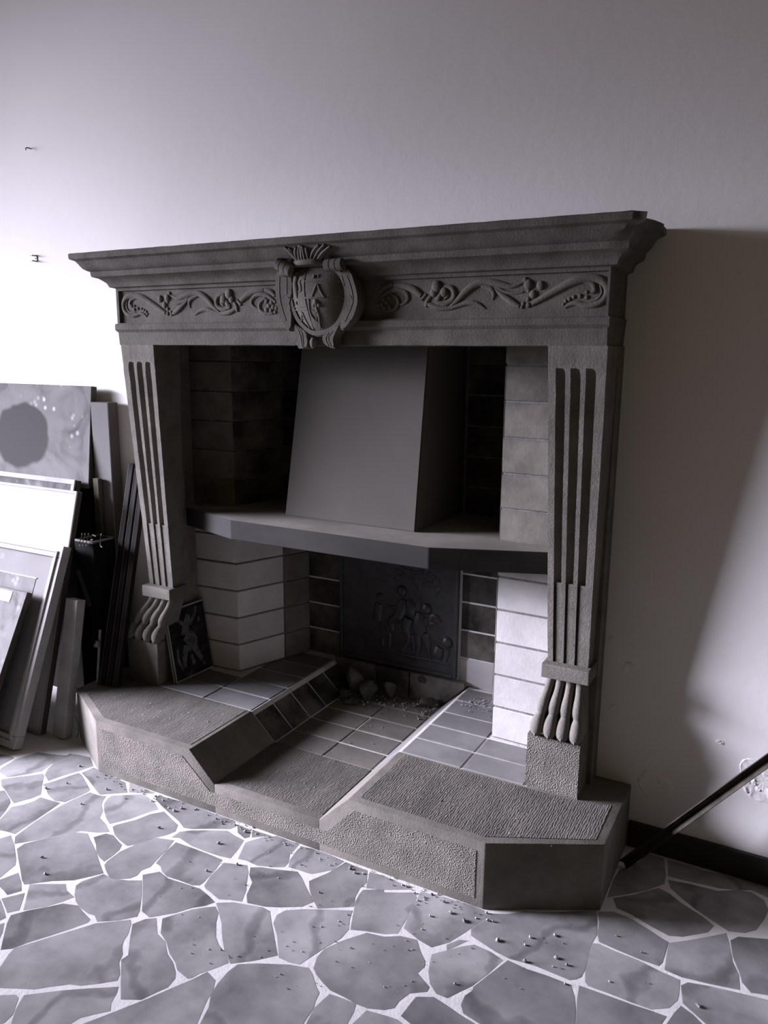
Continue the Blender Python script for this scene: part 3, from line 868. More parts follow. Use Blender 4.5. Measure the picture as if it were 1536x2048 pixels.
# foliage scrolls: traced on the left half, mirrored to the right
LS = {
    'end_scroll': [[(470, 400, 15), (420, 365, 20), (340, 310, 24), (250, 255, 27), (170, 238, 26), (110, 255, 25), (80, 310, 22), (87, 370, 20), (120, 412, 20), (180, 425, 18), (230, 405, 16), (270, 415, 13), (292, 432, 8)],
                   [(190, 262, 10), (150, 280, 16), (140, 325, 17), (160, 335, 12)], [(112, 290, 7), (107, 350, 8), (140, 392, 9), (195, 398, 8)]],
    'stem_leaf': [[(515, 235, 8), (580, 262, 14), (640, 245, 22), (720, 218, 24), (790, 222, 25), (860, 272, 25), (910, 330, 20), (970, 392, 10)],
                  [(520, 308, 7), (580, 312, 10), (640, 290, 12), (690, 240, 10)], [(770, 240, 12), (710, 268, 18), (690, 310, 14), (700, 355, 5)],
                  [(540, 410, 14), (590, 370, 22), (650, 310, 16), (695, 255, 8)]],
    'lower_leaf': [[(742, 422, 4), (790, 382, 15), (850, 366, 17), (920, 388, 14), (980, 405, 14), (1060, 396, 20), (1125, 362, 14)]],
    'rose_curl': [[(1012, 228, 10), (962, 242, 18), (942, 290, 19), (957, 340, 18), (1010, 366, 18), (1070, 350, 12)], [(1000, 250, 6), (985, 300, 9), (1010, 330, 8)],
                  [(1030, 270, 10), (1050, 320, 20), (1075, 330, 10)]],
    'bud': [[(1105, 300, 10), (1130, 340, 16), (1138, 388, 12)], [(1138, 282, 10), (1172, 325, 13)]],
    'vine': [[(1172, 290, 20), (1225, 238, 26), (1300, 203, 22), (1380, 188, 14)], [(1388, 183, 14), (1445, 198, 18), (1490, 240, 14)],
             [(1495, 300, 12), (1420, 240, 15), (1335, 228, 17), (1283, 262, 16), (1270, 310, 14), (1302, 350, 10), (1340, 360, 6)]],
    'grape_leaf': [[(1400, 262, 8), (1350, 305, 14), (1348, 365, 14), (1395, 402, 12), (1470, 405, 8)]],
}
LB = {
    'bead': [(180, 333, 11), (180, 368, 13), (213, 358, 13), (246, 362, 12), (268, 375, 12), (288, 388, 12), (300, 410, 10)],
    'flower': [(420, 268, 27), (488, 256, 31), (463, 328, 25), (505, 222, 18), (488, 300, 12), (491, 360, 14), (490, 405, 16), (520, 395, 13), (527, 415, 13)],
    'rose': [(1062, 225, 38), (1085, 272, 28), (1010, 272, 32)],
    'grape': [(1410, 292, 19), (1456, 302, 19), (1432, 334, 19), (1472, 345, 18), (1502, 352, 16), (1410, 372, 19), (1452, 376, 18), (1490, 392, 14)],
}


def qf(x, y):
    return ony(230 + x / 4.655, 540 + y / 4.655, YS + .009)


def mir(p): return Vector((2 * -1.4135 - p.x, p.y, p.z))


for side in (0, 1):
    cv = qf if side == 0 else (lambda x, y: mir(qf(x, y)))
    for nm, st in LS.items():
        relief(nm, st, [], .62, SU, 4.6, 0, cv, 'dark_sandstone')
    for nm, bl in LB.items():
        relief(nm, [], bl, .55, SU, 4.6, 0, cv, 'dark_sandstone')

# ------------------------------------------------------------------ coat of arms
CA = add_obj('coat_of_arms', bmesh.new(), 'dark_sandstone', SU)
CA.location = Vector((-1.40, 2.15, 1.72)) - SU.location
CAW = Vector((-1.40, 2.15, 1.72))


def inw(bm): bm.transform(Matrix.Translation(-CAW)); return bm


def q3(x, y, d=2.16):
    return ony(520 + x / 6.982, 470 + y / 6.982, d)


SH = [(700, 408), (560, 425), (485, 490), (452, 600), (448, 720), (455, 830), (490, 1000), (565, 1170), (680, 1295), (800, 1345), (950, 1310), (1080, 1210), (1160, 1050), (1198, 880), (1180, 720), (1120, 580), (1030, 490), (880, 425)]
shp = [q3(x, y) for x, y in SH]
cen = q3(815, 860)
SHC = catmull([list(p) for p in shp + shp[:1]], 3)[:-1]


def dome(x, y):                     # world point on the domed shield
    p = q3(x, y); dx, dz = p.x - cen.x, p.z - cen.z
    an = math.atan2(dz, dx)
    best = min(SHC, key=lambda s: abs((math.atan2(s[2] - cen.z, s[0] - cen.x) - an + math.pi) % (2 * math.pi) - math.pi))
    R_ = math.hypot(best[0] - cen.x, best[2] - cen.z)
    rho = min(1, math.hypot(dx, dz) / R_)
    return Vector((p.x, 2.158 - .034 * (1 - rho ** 2.2), p.z))


bm = bmesh.new(); prev = None
for k in range(1, 9):
    t = k / 8
    ring = [bm.verts.new((cen.x + (s[0] - cen.x) * t, 2.158 - .034 * (1 - t ** 2.2), cen.z + (s[2] - cen.z) * t)) for s in SHC]
    if prev is None:
        bm.faces.new(ring)
    else:
        for i in range(len(ring)):
            j = (i + 1) % len(ring); bm.faces.new((prev[i], prev[j], ring[j], ring[i]))
    prev = ring
back = [bm.verts.new((v.co.x, 2.20, v.co.z)) for v in prev]
for i in range(len(prev)):
    j = (i + 1) % len(prev); bm.faces.new((prev[i], prev[j], back[j], back[i]))
add_obj('shield', inw(bm), 'dark_sandstone', CA, smooth=45)


def charge(name, strokes, balls=(), fl=.8):
    bm = bmesh.new(); sc = (q3(100, 0) - q3(0, 0)).length / 100
    for st in strokes:
        tube(bm, [(*dome(x, y), r * sc) for x, y, r in st], seg=7, n=3, flat=fl)
    for x, y, r in balls:
        ball(bm, dome(x, y), r * sc, r * sc * .7, r * sc, 9, 6)
    return add_obj(name, inw(bm), 'dark_sandstone', CA, smooth=60)


charge('quarter_line', [[(680, 425, 10), (690, 650, 10), (712, 890, 11), (745, 1100, 10), (762, 1325, 9)], [(690, 657, 9), (900, 660, 9), (1130, 655, 8)],
                        [(465, 890, 12), (720, 888, 12), (950, 886, 9), (1190, 880, 8)], [(495, 1005, 12), (620, 1004, 12), (735, 1000, 12)], [(500, 1046, 12), (620, 1048, 12), (738, 1046, 12)]])
charge('chevron', [[(870, 695, 16), (845, 780, 15), (808, 885, 13)], [(880, 700, 14), (920, 790, 12), (970, 885, 10)]])
charge('chevron', [[(640, 1080, 14), (615, 1150, 14), (590, 1215, 12)], [(642, 1085, 14), (675, 1190, 14), (712, 1295, 11)], [(610, 1165, 9), (650, 1160, 9)]])
charge('lion', [[(560, 545, 26), (560, 620, 32), (545, 690, 36), (565, 760, 36), (570, 830, 24), (575, 885, 12)], [(575, 640, 14), (520, 640, 12), (500, 600, 10)],
                [(560, 700, 14), (500, 730, 12), (495, 760, 8)], [(560, 790, 18), (530, 820, 12), (520, 790, 8)], [(600, 800, 10), (645, 790, 12), (640, 720, 12), (620, 660, 12), (650, 625, 12), (690, 640, 8)]], [(565, 560, 34)])
charge('lily', [[(768, 905, 14), (770, 1000, 13), (772, 1080, 12), (800, 1160, 13), (860, 1225, 10)], [(862, 960, 18), (868, 1050, 14), (885, 1130, 13), (875, 1220, 14), (868, 1300, 9)],
                [(800, 1060, 9), (850, 1085, 13), (880, 1060, 12)], [(850, 1150, 9), (840, 1190, 9)]], [(860, 945, 34), (900, 985, 24), (830, 990, 20)])
charge('tower', [[(815, 570, 20), (815, 620, 20)], [(870, 560, 10), (875, 610, 9)]])
charge('tower', [[(550, 935, 20), (555, 975, 20)]])


def slab3(name, pts, yf, yb, n=3, lines=()):
    w = [q3(x, y, yf) for x, y in pts]
    c = catmull([list(p) for p in w + w[:1]], n)[:-1]
    bm = bmesh.new()
    prism(bm, [(p[0], yb, p[2]) for p in c], [(p[0], yf, p[2]) for p in c])
    fr = [e for e in bm.edges if all(abs(v.co.y - yf) < 1e-6 for v in e.verts)]
    bmesh.ops.bevel(bm, geom=fr, offset=.003, segments=2, affect='EDGES')
    o = add_obj(name, inw(bm), 'dark_sandstone', CA, smooth=40)
    for ln in lines:
        b2 = bmesh.new(); sc = (q3(100, 0) - q3(0, 0)).length / 100
        tube(b2, [(*q3(x, y, yf - .0002), r * sc) for x, y, r in ln], seg=6, n=3, flat=.6)
        add_obj('raised_edge', inw(b2), 'dark_sandstone', CA, smooth=60)
    return o


# ring round the shield
bm = bmesh.new()
N_ = len(SHC)
def offs(t, y): return [(cen.x + (s[0] - cen.x) * t, y, cen.z + (s[2] - cen.z) * t) for s in SHC]
L4 = [offs(1.0, 2.165), offs(1.0, 2.152), offs(1.13, 2.152), offs(1.13, 2.2)]
R4 = [[bm.verts.new(p) for p in l] for l in L4]
for a, b in zip(R4, R4[1:]):
    for i in range(N_):
        j = (i + 1) % N_; bm.faces.new((a[i], a[j], b[j], b[i]))
add_obj('shield_rim', inw(bm), 'dark_sandstone', CA, smooth=35)
slab3('strapwork', [(222, 520), (330, 500), (440, 560), (436, 700), (440, 850), (400, 920), (430, 1050), (432, 1200), (418, 1310), (385, 1342), (330, 1230), (255, 1050), (214, 800)], 2.150, 2.205, 3,
      [[(275, 540, 6), (270, 800, 7), (300, 1000, 7), (365, 1200, 5)], [(370, 590, 6), (372, 830, 7)], [(310, 870, 6), (350, 850, 7), (400, 880, 6)]])
slab3('strapwork', [(1110, 540), (1230, 465), (1300, 620), (1352, 820), (1352, 980), (1285, 1170), (1215, 1260), (1150, 1330), (1112, 1290), (1122, 1230), (1180, 1080), (1215, 900), (1195, 720)], 2.150, 2.205, 3,
      [[(1210, 560, 6), (1275, 760, 7), (1290, 950, 7), (1180, 1215, 5)], [(1140, 570, 5), (1180, 720, 6)], [(1205, 850, 5), (1260, 850, 7), (1280, 900, 6)]])
slab3('strapwork', [(470, 1235), (560, 1300), (655, 1375), (650, 1470), (655, 1572), (590, 1582), (528, 1578), (505, 1470), (480, 1340)], 2.156, 2.205, 2,
      [[(500, 1270, 5), (560, 1400, 7), (590, 1570, 6)], [(520, 1290, 5), (585, 1370, 6), (605, 1570, 5)]])
slab3('strapwork', [(880, 1390), (1000, 1330), (1110, 1240), (1085, 1320), (1025, 1390), (1005, 1480), (1040, 1585), (950, 1560), (885, 1510), (865, 1450)], 2.150, 2.205, 2,
      [[(960, 1360, 5), (915, 1450, 7), (960, 1560, 6)], [(1020, 1340, 5), (950, 1430, 6), (990, 1560, 5)]])
slab3('strapwork', [(600, 1330), (740, 1400), (800, 1420), (900, 1400), (1000, 1330), (960, 1300), (800, 1350), (680, 1300)], 2.156, 2.205, 2)
# rolled ends, crown band, plumes, pendant
for pts in ([(235, 395), (430, 500)], [(915, 425), (1150, 405)]):
    a, b = q3(*pts[0], 2.125), q3(*pts[1], 2.125)
    bm = bmesh.new()
    prof = []
    for i in range(31):
        t = i / 30
        r = .0185 - (.0020 if i in (10, 20) else 0) - (.002 if i in (0, 30) else 0)
        c = a.lerp(b, t); prof.append((c.x, c.y + .004 * t, c.z, r))
    tube(bm, prof, seg=16, smooth=False)
    add_obj('scroll_end', inw(bm), 'dark_sandstone', CA, smooth=40)
    bm = bmesh.new(); box(bm, min(a.x, b.x) + .004, max(a.x, b.x) - .004, 2.13, 2.205, min(a.z, b.z) - .014, max(a.z, b.z) + .010, .004)
    add_obj('scroll_back', inw(bm), 'dark_sandstone', CA)
bm = bmesh.new()
tube(bm, [(*q3(470, 395, 2.150), .0085), (*q3(560, 385, 2.126), .0095), (*q3(680, 375, 2.120), .0095), (*q3(800, 372, 2.126), .0095), (*q3(890, 375, 2.150), .0085)], seg=8, n=4)
add_obj('crown_band', inw(bm), 'dark_sandstone', CA, smooth=50)
bm = bmesh.new(); a, b = q3(470, 350, 2.14), q3(890, 430, 2.14); box(bm, a.x, b.x, 2.135, 2.21, b.z, a.z, .005)
bmesh.ops.recalc_face_normals(bm, faces=bm.faces[:]); inw(bm).to_mesh(CA.data); bm.free()   # the core of the carving
for st in ([(520, 345), (450, 260), (345, 165)], [(545, 345), (460, 240), (400, 180)], [(525, 345), (505, 250), (505, 170)], [(565, 345), (552, 240), (560, 135)], [(600, 345), (590, 250), (575, 140)],
           [(640, 345), (620, 250), (590, 150)], [(690, 340), (665, 240), (645, 170)], [(720, 335), (760, 230), (825, 140)], [(770, 335), (830, 230), (905, 135)], [(820, 340), (890, 250), (985, 160)]):
    bm = bmesh.new()
    P_ = [q3(x, y, 2.130 - .012 * k) for k, (x, y) in enumerate(st)]
    tube(bm, [(*P_[0], .006), (*P_[1], .0068), (*P_[2], .0042)], seg=7, n=4, flat=1.6)
    add_obj('plume', inw(bm), 'dark_sandstone', CA, smooth=60)
p = q3(745, 1505, 2.165)
bm = bmesh.new(); tube(bm, [(p.x, p.y, p.z + .016, .006), (p.x, p.y, p.z + .004, .012), (p.x - .002, p.y, p.z - .008, .009), (p.x, p.y, p.z - .018, .003)], seg=9, n=4)
add_obj('pendant_bud', inw(bm), 'dark_sandstone', CA, smooth=50)

# ------------------------------------------------------------------ fluted legs on lion paws
ZT, ZB = 1.588, .623
YTP, YBT = 2.205, 2.279


def leg(side):
    s = 1 if side == 'R' else -1
    ctr = -1.4185
    LG = add_obj('leg', bmesh.new(), 'leg_sandstone', SU)
    base = Vector((ctr + s * .835, 2.30, HH)); LG.location = base - SU.location
    il = lambda bm: (bm.transform(Matrix.Translation(-base)), bm)[1]
    xo = lambda t: ctr + s * (.901 + (.916 - .901) * t)
    xi = lambda t: ctr + s * (.775 + (.750 - .775) * t)
    yf = lambda t: YBT + (YTP - YBT) * t
    zz = lambda t: ZB + (ZT - ZB) * t
    # fluted face: loft of profiles
    TT = [0, .03, .1, .2, .3, .4, .5, .6, .7, .8, .86, .89, .905, .915, .922, .928, .932, .936, 1.0]
    u = []                             # profile: position across the face, flute id, angle
    fl = [(.135, .305), (.395, .57), (.66, .835)]
    prof = [(0.0, 0)]
    for a, b in fl:
        prof.append((a - .001, 0))
        for k in range(9):
            th = math.pi * k / 8
            prof.append(((a + b) / 2 - (b - a) / 2 * math.cos(th), math.sin(th) ** .6))
        prof.append((b + .001, 0))
    prof.append((1.0, 0))
    bm = bmesh.new(); rows = []
    for t in TT:
        end = 1.0
        if t > .905: end = math.sqrt(max(0, 1 - ((t - .905) / (.936 - .905)) ** 2)) if t < .936 else 0
        row = []
        for w, d in prof:
            if d > 0:
                for a, b in fl:
                    if a <= w <= b:
                        c = (a + b) / 2; w = c + (w - c) * (.35 + .65 * end)
            x = xi(t) + (xo(t) - xi(t)) * w
            y = yf(t) + d * .020 * end
            nz = mnoise.noise(Vector((x * 60, z_ := zz(t) * 30, 4))) * .0012
            row.append(bm.verts.new((x + nz, y + nz, zz(t))))
        xo_b, xi_b = xo(t), xi(t)
        row.append(bm.verts.new((xo_b, 2.345, zz(t)))); row.append(bm.verts.new((xi_b, 2.345, zz(t))))
        rows.append(row)
    n = len(rows[0])
    for a, b in zip(rows, rows[1:]):
        for k in range(n):
            bm.faces.new((a[k], a[(k + 1) % n], b[(k + 1) % n], b[k]))
    bm.faces.new(rows[0]); bm.faces.new(rows[-1])
    add_obj('fluted_shaft', il(bm), 'leg_sandstone', LG, smooth=35)
    for a, b in fl:                    # cabling in the lower third of each flute
        bm = bmesh.new(); t1 = .275
        c0 = a + (b - a) * (.30 if s > 0 else .30); c1 = a + (b - a) * .98
        if s < 0: c0, c1 = a + (b - a) * .02, a + (b - a) * .70
        lo = [(xi(0) + (xo(0) - xi(0)) * w, yf(0) + dy, ZB) for w, dy in ((c0, .004), (c1, .004), (c1, .02), (c0, .02))]
        hi = [(xi(t1) + (xo(t1) - xi(t1)) * w, yf(t1) + dy, zz(t1)) for w, dy in ((c0, .004), (c1, .004), (c1, .02), (c0, .02))]
        prism(bm, lo, hi)
        add_obj('cabling', il(bm), 'leg_sandstone', LG)
    # collar above the paw
    a, b = sorted((ctr + s * .765, ctr + s * .913))
    bm = bmesh.new(); box(bm, a, b, 2.247, 2.35, .584, .629, .003, 2)
    rough(bm, .0012, 40)
    add_obj('collar', il(bm), 'leg_sandstone', LG)
    # paw
    bm = bmesh.new()
    a, b = sorted((ctr + s * .775, ctr + s * .895))
    a0, b0 = (a, b) if side == 'R' else (-2.405, -2.265)
    prism(bm, [(a0 - .005, 2.262, .392), (b0 + .005, 2.262, .392), (b0 + .005, 2.35, .392), (a0 - .005, 2.35, .392)],
          [(a + .004, 2.290, .586), (b - .004, 2.290, .586), (b - .004, 2.35, .586), (a + .004, 2.35, .586)])
    bmesh.ops.recalc_face_normals(bm, faces=bm.faces[:]); il(bm).to_mesh(LG.data); bm.free()   # the leg's own core
    for k in range(4):
        w = (k - 1.5)
        xt = ctr + s * .835 + w * .030; xb = ctr + s * .825 + w * .041
        if side == 'L': xt = -2.2525 + w * .032; xb = -2.328 + w * .048
        bm = bmesh.new()
        L_ = lambda t: xt + (xb - xt) * t
        tube(bm, [(L_(0), 2.286, .590, .0145), (L_(.12), 2.282, .565, .0135), (L_(.30), 2.272, .535, .0130), (L_(.52), 2.262, .506, .0165), (L_(.66), 2.257, .484, .0180), (L_(.80), 2.257, .463, .0145),
                  (L_(.9), 2.249, .444, .0195), (L_(1), 2.240, .422, .0225), (L_(1), 2.238, .405, .0185), (L_(1), 2.240, .396, .009)], seg=12, n=4)
        toe = add_obj('toe', il(bm), 'leg_sandstone', LG, smooth=60)
        bm = bmesh.new()
        tube(bm, [(L_(1), 2.226, .410, .0045), (L_(1), 2.220, .402, .0035), (L_(1), 2.222, .394, .0012)], seg=6, n=3)
        add_obj('claw', il(bm), 'leg_sandstone', LG, smooth=60)
    a, b = sorted((ctr + s * .735, ctr + s * .902))
    if side == 'L': a, b = -2.420, -2.253
    bm = bmesh.new(); box(bm, a, b, 2.236, 2.375, HH + .001, .393)
    bmesh.ops.subdivide_edges(bm, edges=bm.edges[:], cuts=6, use_grid_fill=True)
    rough(bm, .0018, 35)
    add_obj('plinth', il(bm), 'sandstone_pitted' if side == 'R' else 'leg_sandstone', LG, smooth=30)


leg('R'); leg('L')
for s in (1, -1):                      # plain jamb strips behind the legs
    bm = bmesh.new()
    if s > 0:
        box(bm, -.6065, -.5005, 2.345, YW + .004, HH + .001, 1.59, .002)
        box(bm, -.6435, -.6065, 2.36, 2.48, HH + .001, 1.59)
    else:
        box(bm, -2.3365, -2.264, 2.376, YW + .004, HH + .001, 1.59, .002)
        box(bm, -2.300, -2.264, YW + .004, 2.500, HH + .001, 1.59)
        box(bm, -2.264, -2.200, 2.345, 2.376, .63, 1.59)
    add_obj('jamb', inv(SU, bm), 'leg_sandstone', SU)
# ------------------------------------------------------------------ picture materials


def art_mat(name, stops, scale=5, dist=1.2, cell=14, pale=.5, rough_=.9, dark=None):
    m = bpy.data.materials.new(name); m.use_nodes = True
    N = m.node_tree.nodes; L = m.node_tree.links; b = N['Principled BSDF']
    b.inputs['Roughness'].default_value = rough_; b.inputs['Specular IOR Level'].default_value = .03
    tc = N.new('ShaderNodeTexCoord')
    n1 = N.new('ShaderNodeTexNoise'); n1.inputs['Scale'].default_value = scale; n1.inputs['Detail'].default_value = 5; n1.inputs['Distortion'].default_value = dist
    L.new(tc.outputs['Object'], n1.inputs['Vector'])
    r = N.new('ShaderNodeValToRGB'); r.color_ramp.elements[0].position = .3; r.color_ramp.elements[1].position = .75
    e = r.color_ramp.elements
    e[0].color = (*g(stops[0]), 1); e[1].color = (*g(stops[-1]), 1)
    for k, s in enumerate(stops[1:-1]):
        q = e.new(.3 + .45 * (k + 1) / (len(stops) - 1)); q.color = (*g(s), 1)
    L.new(n1.outputs['Fac'], r.inputs['Fac'])
    v = N.new('ShaderNodeTexVoronoi'); v.inputs['Scale'].default_value = cell
    L.new(n1.outputs['Color'], v.inputs['Vector']) if False else L.new(tc.outputs['Object'], v.inputs['Vector'])
    rv = N.new('ShaderNodeValToRGB'); rv.color_ramp.elements[0].position = .12; rv.color_ramp.elements[1].position = .3
    rv.color_ramp.elements[0].color = (1, 1, 1, 1); rv.color_ramp.elements[1].color = (0, 0, 0, 1)
    L.new(v.outputs['Distance'], rv.inputs['Fac'])
    n2 = N.new('ShaderNodeTexNoise'); n2.inputs['Scale'].default_value = scale * .8
    L.new(tc.outputs['Object'], n2.inputs['Vector'])
    r2 = N.new('ShaderNodeValToRGB'); r2.color_ramp.elements[0].position = .5; r2.color_ramp.elements[1].position = .6
    L.new(n2.outputs['Fac'], r2.inputs['Fac'])
    mu = N.new('ShaderNodeMath'); mu.operation = 'MULTIPLY'
    L.new(rv.outputs['Color'], mu.inputs[0]); L.new(r2.outputs['Color'], mu.inputs[1])
    mx = N.new('ShaderNodeMix'); mx.data_type = 'RGBA'
    L.new(mu.outputs[0], mx.inputs[0]); L.new(r.outputs['Color'], mx.inputs[6]); mx.inputs[7].default_value = (*g(pale), 1)
    out = mx.outputs[2]
    if dark:                           # a soft dark passage in the composition: centre x, z, radius, tone
        cx, cz, rx, rz, tone = dark
        mp = N.new('ShaderNodeMapping'); mp.vector_type = 'POINT'
        mp.inputs['Location'].default_value = (-cx / rx, 0, -cz / rz); mp.inputs['Scale'].default_value = (1 / rx, 0, 1 / rz)
        n3 = N.new('ShaderNodeTexNoise'); n3.inputs['Scale'].default_value = 7
        va = N.new('ShaderNodeVectorMath'); va.operation = 'MULTIPLY_ADD'
        va.inputs[1].default_value = (.07, .07, .07)
        L.new(tc.outputs['Object'], n3.inputs['Vector']); L.new(n3.outputs['Color'], va.inputs[0]); L.new(tc.outputs['Object'], va.inputs[2])
        L.new(va.outputs[0], mp.inputs['Vector'])
        gr = N.new('ShaderNodeTexGradient'); gr.gradient_type = 'SPHERICAL'
        L.new(mp.outputs[0], gr.inputs['Vector'])
        rg = N.new('ShaderNodeValToRGB'); rg.color_ramp.elements[0].position = .02; rg.color_ramp.elements[1].position = .12
        L.new(gr.outputs['Fac'], rg.inputs['Fac'])
        m2 = N.new('ShaderNodeMix'); m2.data_type = 'RGBA'
        L.new(rg.outputs['Color'], m2.inputs[0]); L.new(out, m2.inputs[6]); m2.inputs[7].default_value = (*g(tone), 1)
        out = m2.outputs[2]
    L.new(out, b.inputs['Base Color'])
    MATS[name] = m
    return m


art_mat('art_grey', [.10, .17, .20, .24], 4.5, 1.5, 22, .55, dark=(-.40, .24, .19, .16, .07))
art_mat('art_back', [.06, .10, .15, .22], 9, 1.5, 30, .3)
art_mat('art_pale', [.12, .18, .21, .26], 7, 2.2, 20, .34)
art_mat('art_white', [.19, .22, .24, .26], 3, .6, 16, .28)
art_mat('art_dark', [.014, .02, .035, .10], 7, 2.0, 24, .22)

# ------------------------------------------------------------------ leaning panels


def leaning(name, xr_, yb_, w, h, lean, th, label, cat, group=None, z=0.0):
    """Empty at the lower right front corner; local x left (negative), local z up the panel, local y into its thickness."""
    a = math.atan(lean)
    o = bpy.data.objects.new(name, None); COL.objects.link(o); o.empty_display_size = .05
    o.location = (xr_, yb_, z + th * math.sin(a)); o.rotation_euler = (-a, 0, 0)
    tag(o, label, cat, group)
    return o


def lbox(par, name, m, x0, x1, y0, y1, z0, z1, bev=.002, **k):
    bm = bmesh.new(); box(bm, x0, x1, y0, y1, z0, z1, bev)
    return add_obj(name, bm, m, par, **k)


# large white frame C, on the floor
C = leaning('framed_picture', -2.636, 1.824, .74, .825, .400, .040, 'large white framed picture standing on the floor, nearest of the leaning frames', 'picture')
hC, wC = .822, .74
for nm, a in (('frame_rail', (-wC, 0, hC - .050, hC)), ('frame_rail', (-wC, 0, 0, .050)), ('frame_stile', (-.050, 0, .050, hC - .050)), ('frame_stile', (-wC, -wC + .050, .050, hC - .050))):
    lbox(C, nm, 'white_paint', a[0], a[1], 0, .040, a[2], a[3])
for nm, a in (('frame_bead', (-wC + .024, -.024, hC - .030, hC - .024)), ('frame_bead', (-wC + .024, -.024, .024, .030)), ('frame_bead', (-.030, -.024, .030, hC - .030)), ('frame_bead', (-wC + .024, -wC + .030, .030, hC - .030))):
    lbox(C, nm, 'white_paint', a[0], a[1], -.006, .002, a[2], a[3])
lbox(C, 'mount', 'art_white', -wC + .05, -.05, .012, .02, .05, hC - .05, 0)
lbox(C, 'print', 'art_pale', -wC + .13, -.13, .0105, .014, .13, hC - .15, 0)
lbox(C, 'print_edge', 'white_paint', -wC + .125, -.125, .009, .012, hC - .152, hC - .147, 0)

# small unframed panel D leaning on frame C
D = leaning('canvas_panel', -2.735, 1.722, .5, .66, .503, .026, 'small unframed grey panel with a pale tape strip, leaning on the white frame', 'panel')
lbox(D, 'panel_board', 'canvas_side', -.5, 0, .003, .026, 0, .655)
lbox(D, 'painted_face', 'art_pale', -.498, -.002, .0, .0035, .002, .653, .0005)
lbox(D, 'tape_strip', 'white_paint', -.38, -.085, -.0012, .0005, .60, .645, .0003)

# white glazed board B
B = leaning('white_board', -2.665, 1.968, .8, 1.018, .272, .026, 'bright white board in a thin metal frame behind the picture frame', 'board')
lbox(B, 'board', 'white_board', -.79, -.008, .006, .022, .008, 1.008, 0)
for a in ((-.8, 0, 1.006, 1.018), (-.8, 0, 0, .012), (-.011, 0, .012, 1.006), (-.8, -.789, .012, 1.006)):
    lbox(B, 'metal_edge', 'white_paint', a[0], a[1], 0, .026, a[2], a[3], .001)
lbox(B, 'frame_side', 'mid_wood', .0005, .004, .001, .026, .002, 1.016, .0005)

# thin white frame A behind it
A = leaning('slim_framed_picture', -2.722, 2.000, .8, 1.062, .272, .026, 'slim white framed picture whose top bar shows above the white board', 'picture')
for nm, a in (('frame_rail', (-.8, 0, 1.036, 1.058)), ('frame_rail', (-.8, 0, 0, .022)), ('frame_stile', (-.022, 0, .022, 1.036)), ('frame_stile', (-.8, -.778, .022, 1.036))):
    lbox(A, nm, 'white_paint', a[0], a[1], 0, .008, a[2], a[3])
lbox(A, 'backing', 'canvas_side', -.8, .012, .008, .026, 0, 1.056)
lbox(A, 'picture', 'art_back', -.778, -.022, .004, .0085, .022, 1.036, 0)

# stretched canvas standing on a dark crate behind everything
lean_p = .112
P = leaning('stretched_canvas', -2.682, 2.310, .62, .434, lean_p, .030, 'grey painted canvas with a dark round passage, leaning highest against the wall', 'canvas', z=.985)
lbox(P, 'painted_face', 'art_grey', -.62, 0, 0, .004, 0, .434, .001)
lbox(P, 'stretcher', 'canvas_side', -.62, .001, .003, .030, 0, .434, .001)
bm = bmesh.new()
tube(bm, [(.001, .02, .40, .0012), (.004, .022, .385, .0012), (.006, .022, .36, .0012), (.007, .022, .35, .0012)], seg=5)
add_obj('hanging_cord', bm, 'pale_edge', P)
bm = bmesh.new(); box(bm, -3.30, -2.700, 2.338, 2.392, 0, .9848, .003)
CR = add_obj('wooden_crate', bm, 'dark_wood', label='dark flat crate under the leaning canvas at the wall', cat='crate')

# tall narrow canvas E seen almost edge-on
E = empty('narrow_canvas', (-2.615, 2.37, 0), 'tall narrow grey canvas with brown edge standing against the wall', 'canvas')
bm = bmesh.new(); box(bm, -2.672, -2.572, 2.340, 2.346, .002, 1.354, .001); add_obj('painted_face', inv(E, bm), 'grey_canvas', E)
bm = bmesh.new(); box(bm, -2.672, -2.571, 2.345, 2.396, 0, 1.355, .006, 2); add_obj('stretcher', inv(E, bm), 'mid_wood', E)
bm = bmesh.new(); box(bm, -2.655, -2.622, 2.312, 2.332, 0, 1.035, .002)
add_obj('batten', bm, 'canvas_side', label='short brown batten upright in front of the narrow canvas', cat='batten')

# black case with curled straps
K = empty('black_case', (-2.58, 2.24, 0), 'tall black case with curled pale straps at its open top', 'case')
bm = bmesh.new()
box(bm, -2.645, -2.530, 2.185, 2.302, 0, .79, .008, 2)
add_obj('body', inv(K, bm), 'black_fabric', K, smooth=40)
bm = bmesh.new()
for a in ((-2.641, -2.534, 2.187, 2.193), (-2.641, -2.534, 2.294, 2.300), (-2.641, -2.635, 2.193, 2.294), (-2.540, -2.534, 2.193, 2.294)):
    box(bm, *a, .788, .797, .001)
add_obj('top_edge', inv(K, bm), 'pale_edge', K)


def strap(pts, w, m='pale_edge', par=K):
    bm = bmesh.new(); c = catmull(pts, 5); prev = None
    for i, p in enumerate(c):
        q = c[min(i + 1, len(c) - 1)]; a = c[max(i - 1, 0)]
        t = Vector(q) - Vector(a); t.normalize()
        nrm = t.cross(Vector((.6, -.8, 0))).normalized() * .0012
        s = Vector((.6, -.8, 0)) * w / 2
        ring = [bm.verts.new(Vector(p) + s + nrm), bm.verts.new(Vector(p) - s + nrm), bm.verts.new(Vector(p) - s - nrm), bm.verts.new(Vector(p) + s - nrm)]
        if prev:
            for k in range(4): bm.faces.new((prev[k], prev[(k + 1) % 4], ring[(k + 1) % 4], ring[k]))
        else: bm.faces.new(ring)
        prev = ring
    bm.faces.new(prev)
    add_obj('strap', inv(par, bm), m, par, smooth=50)


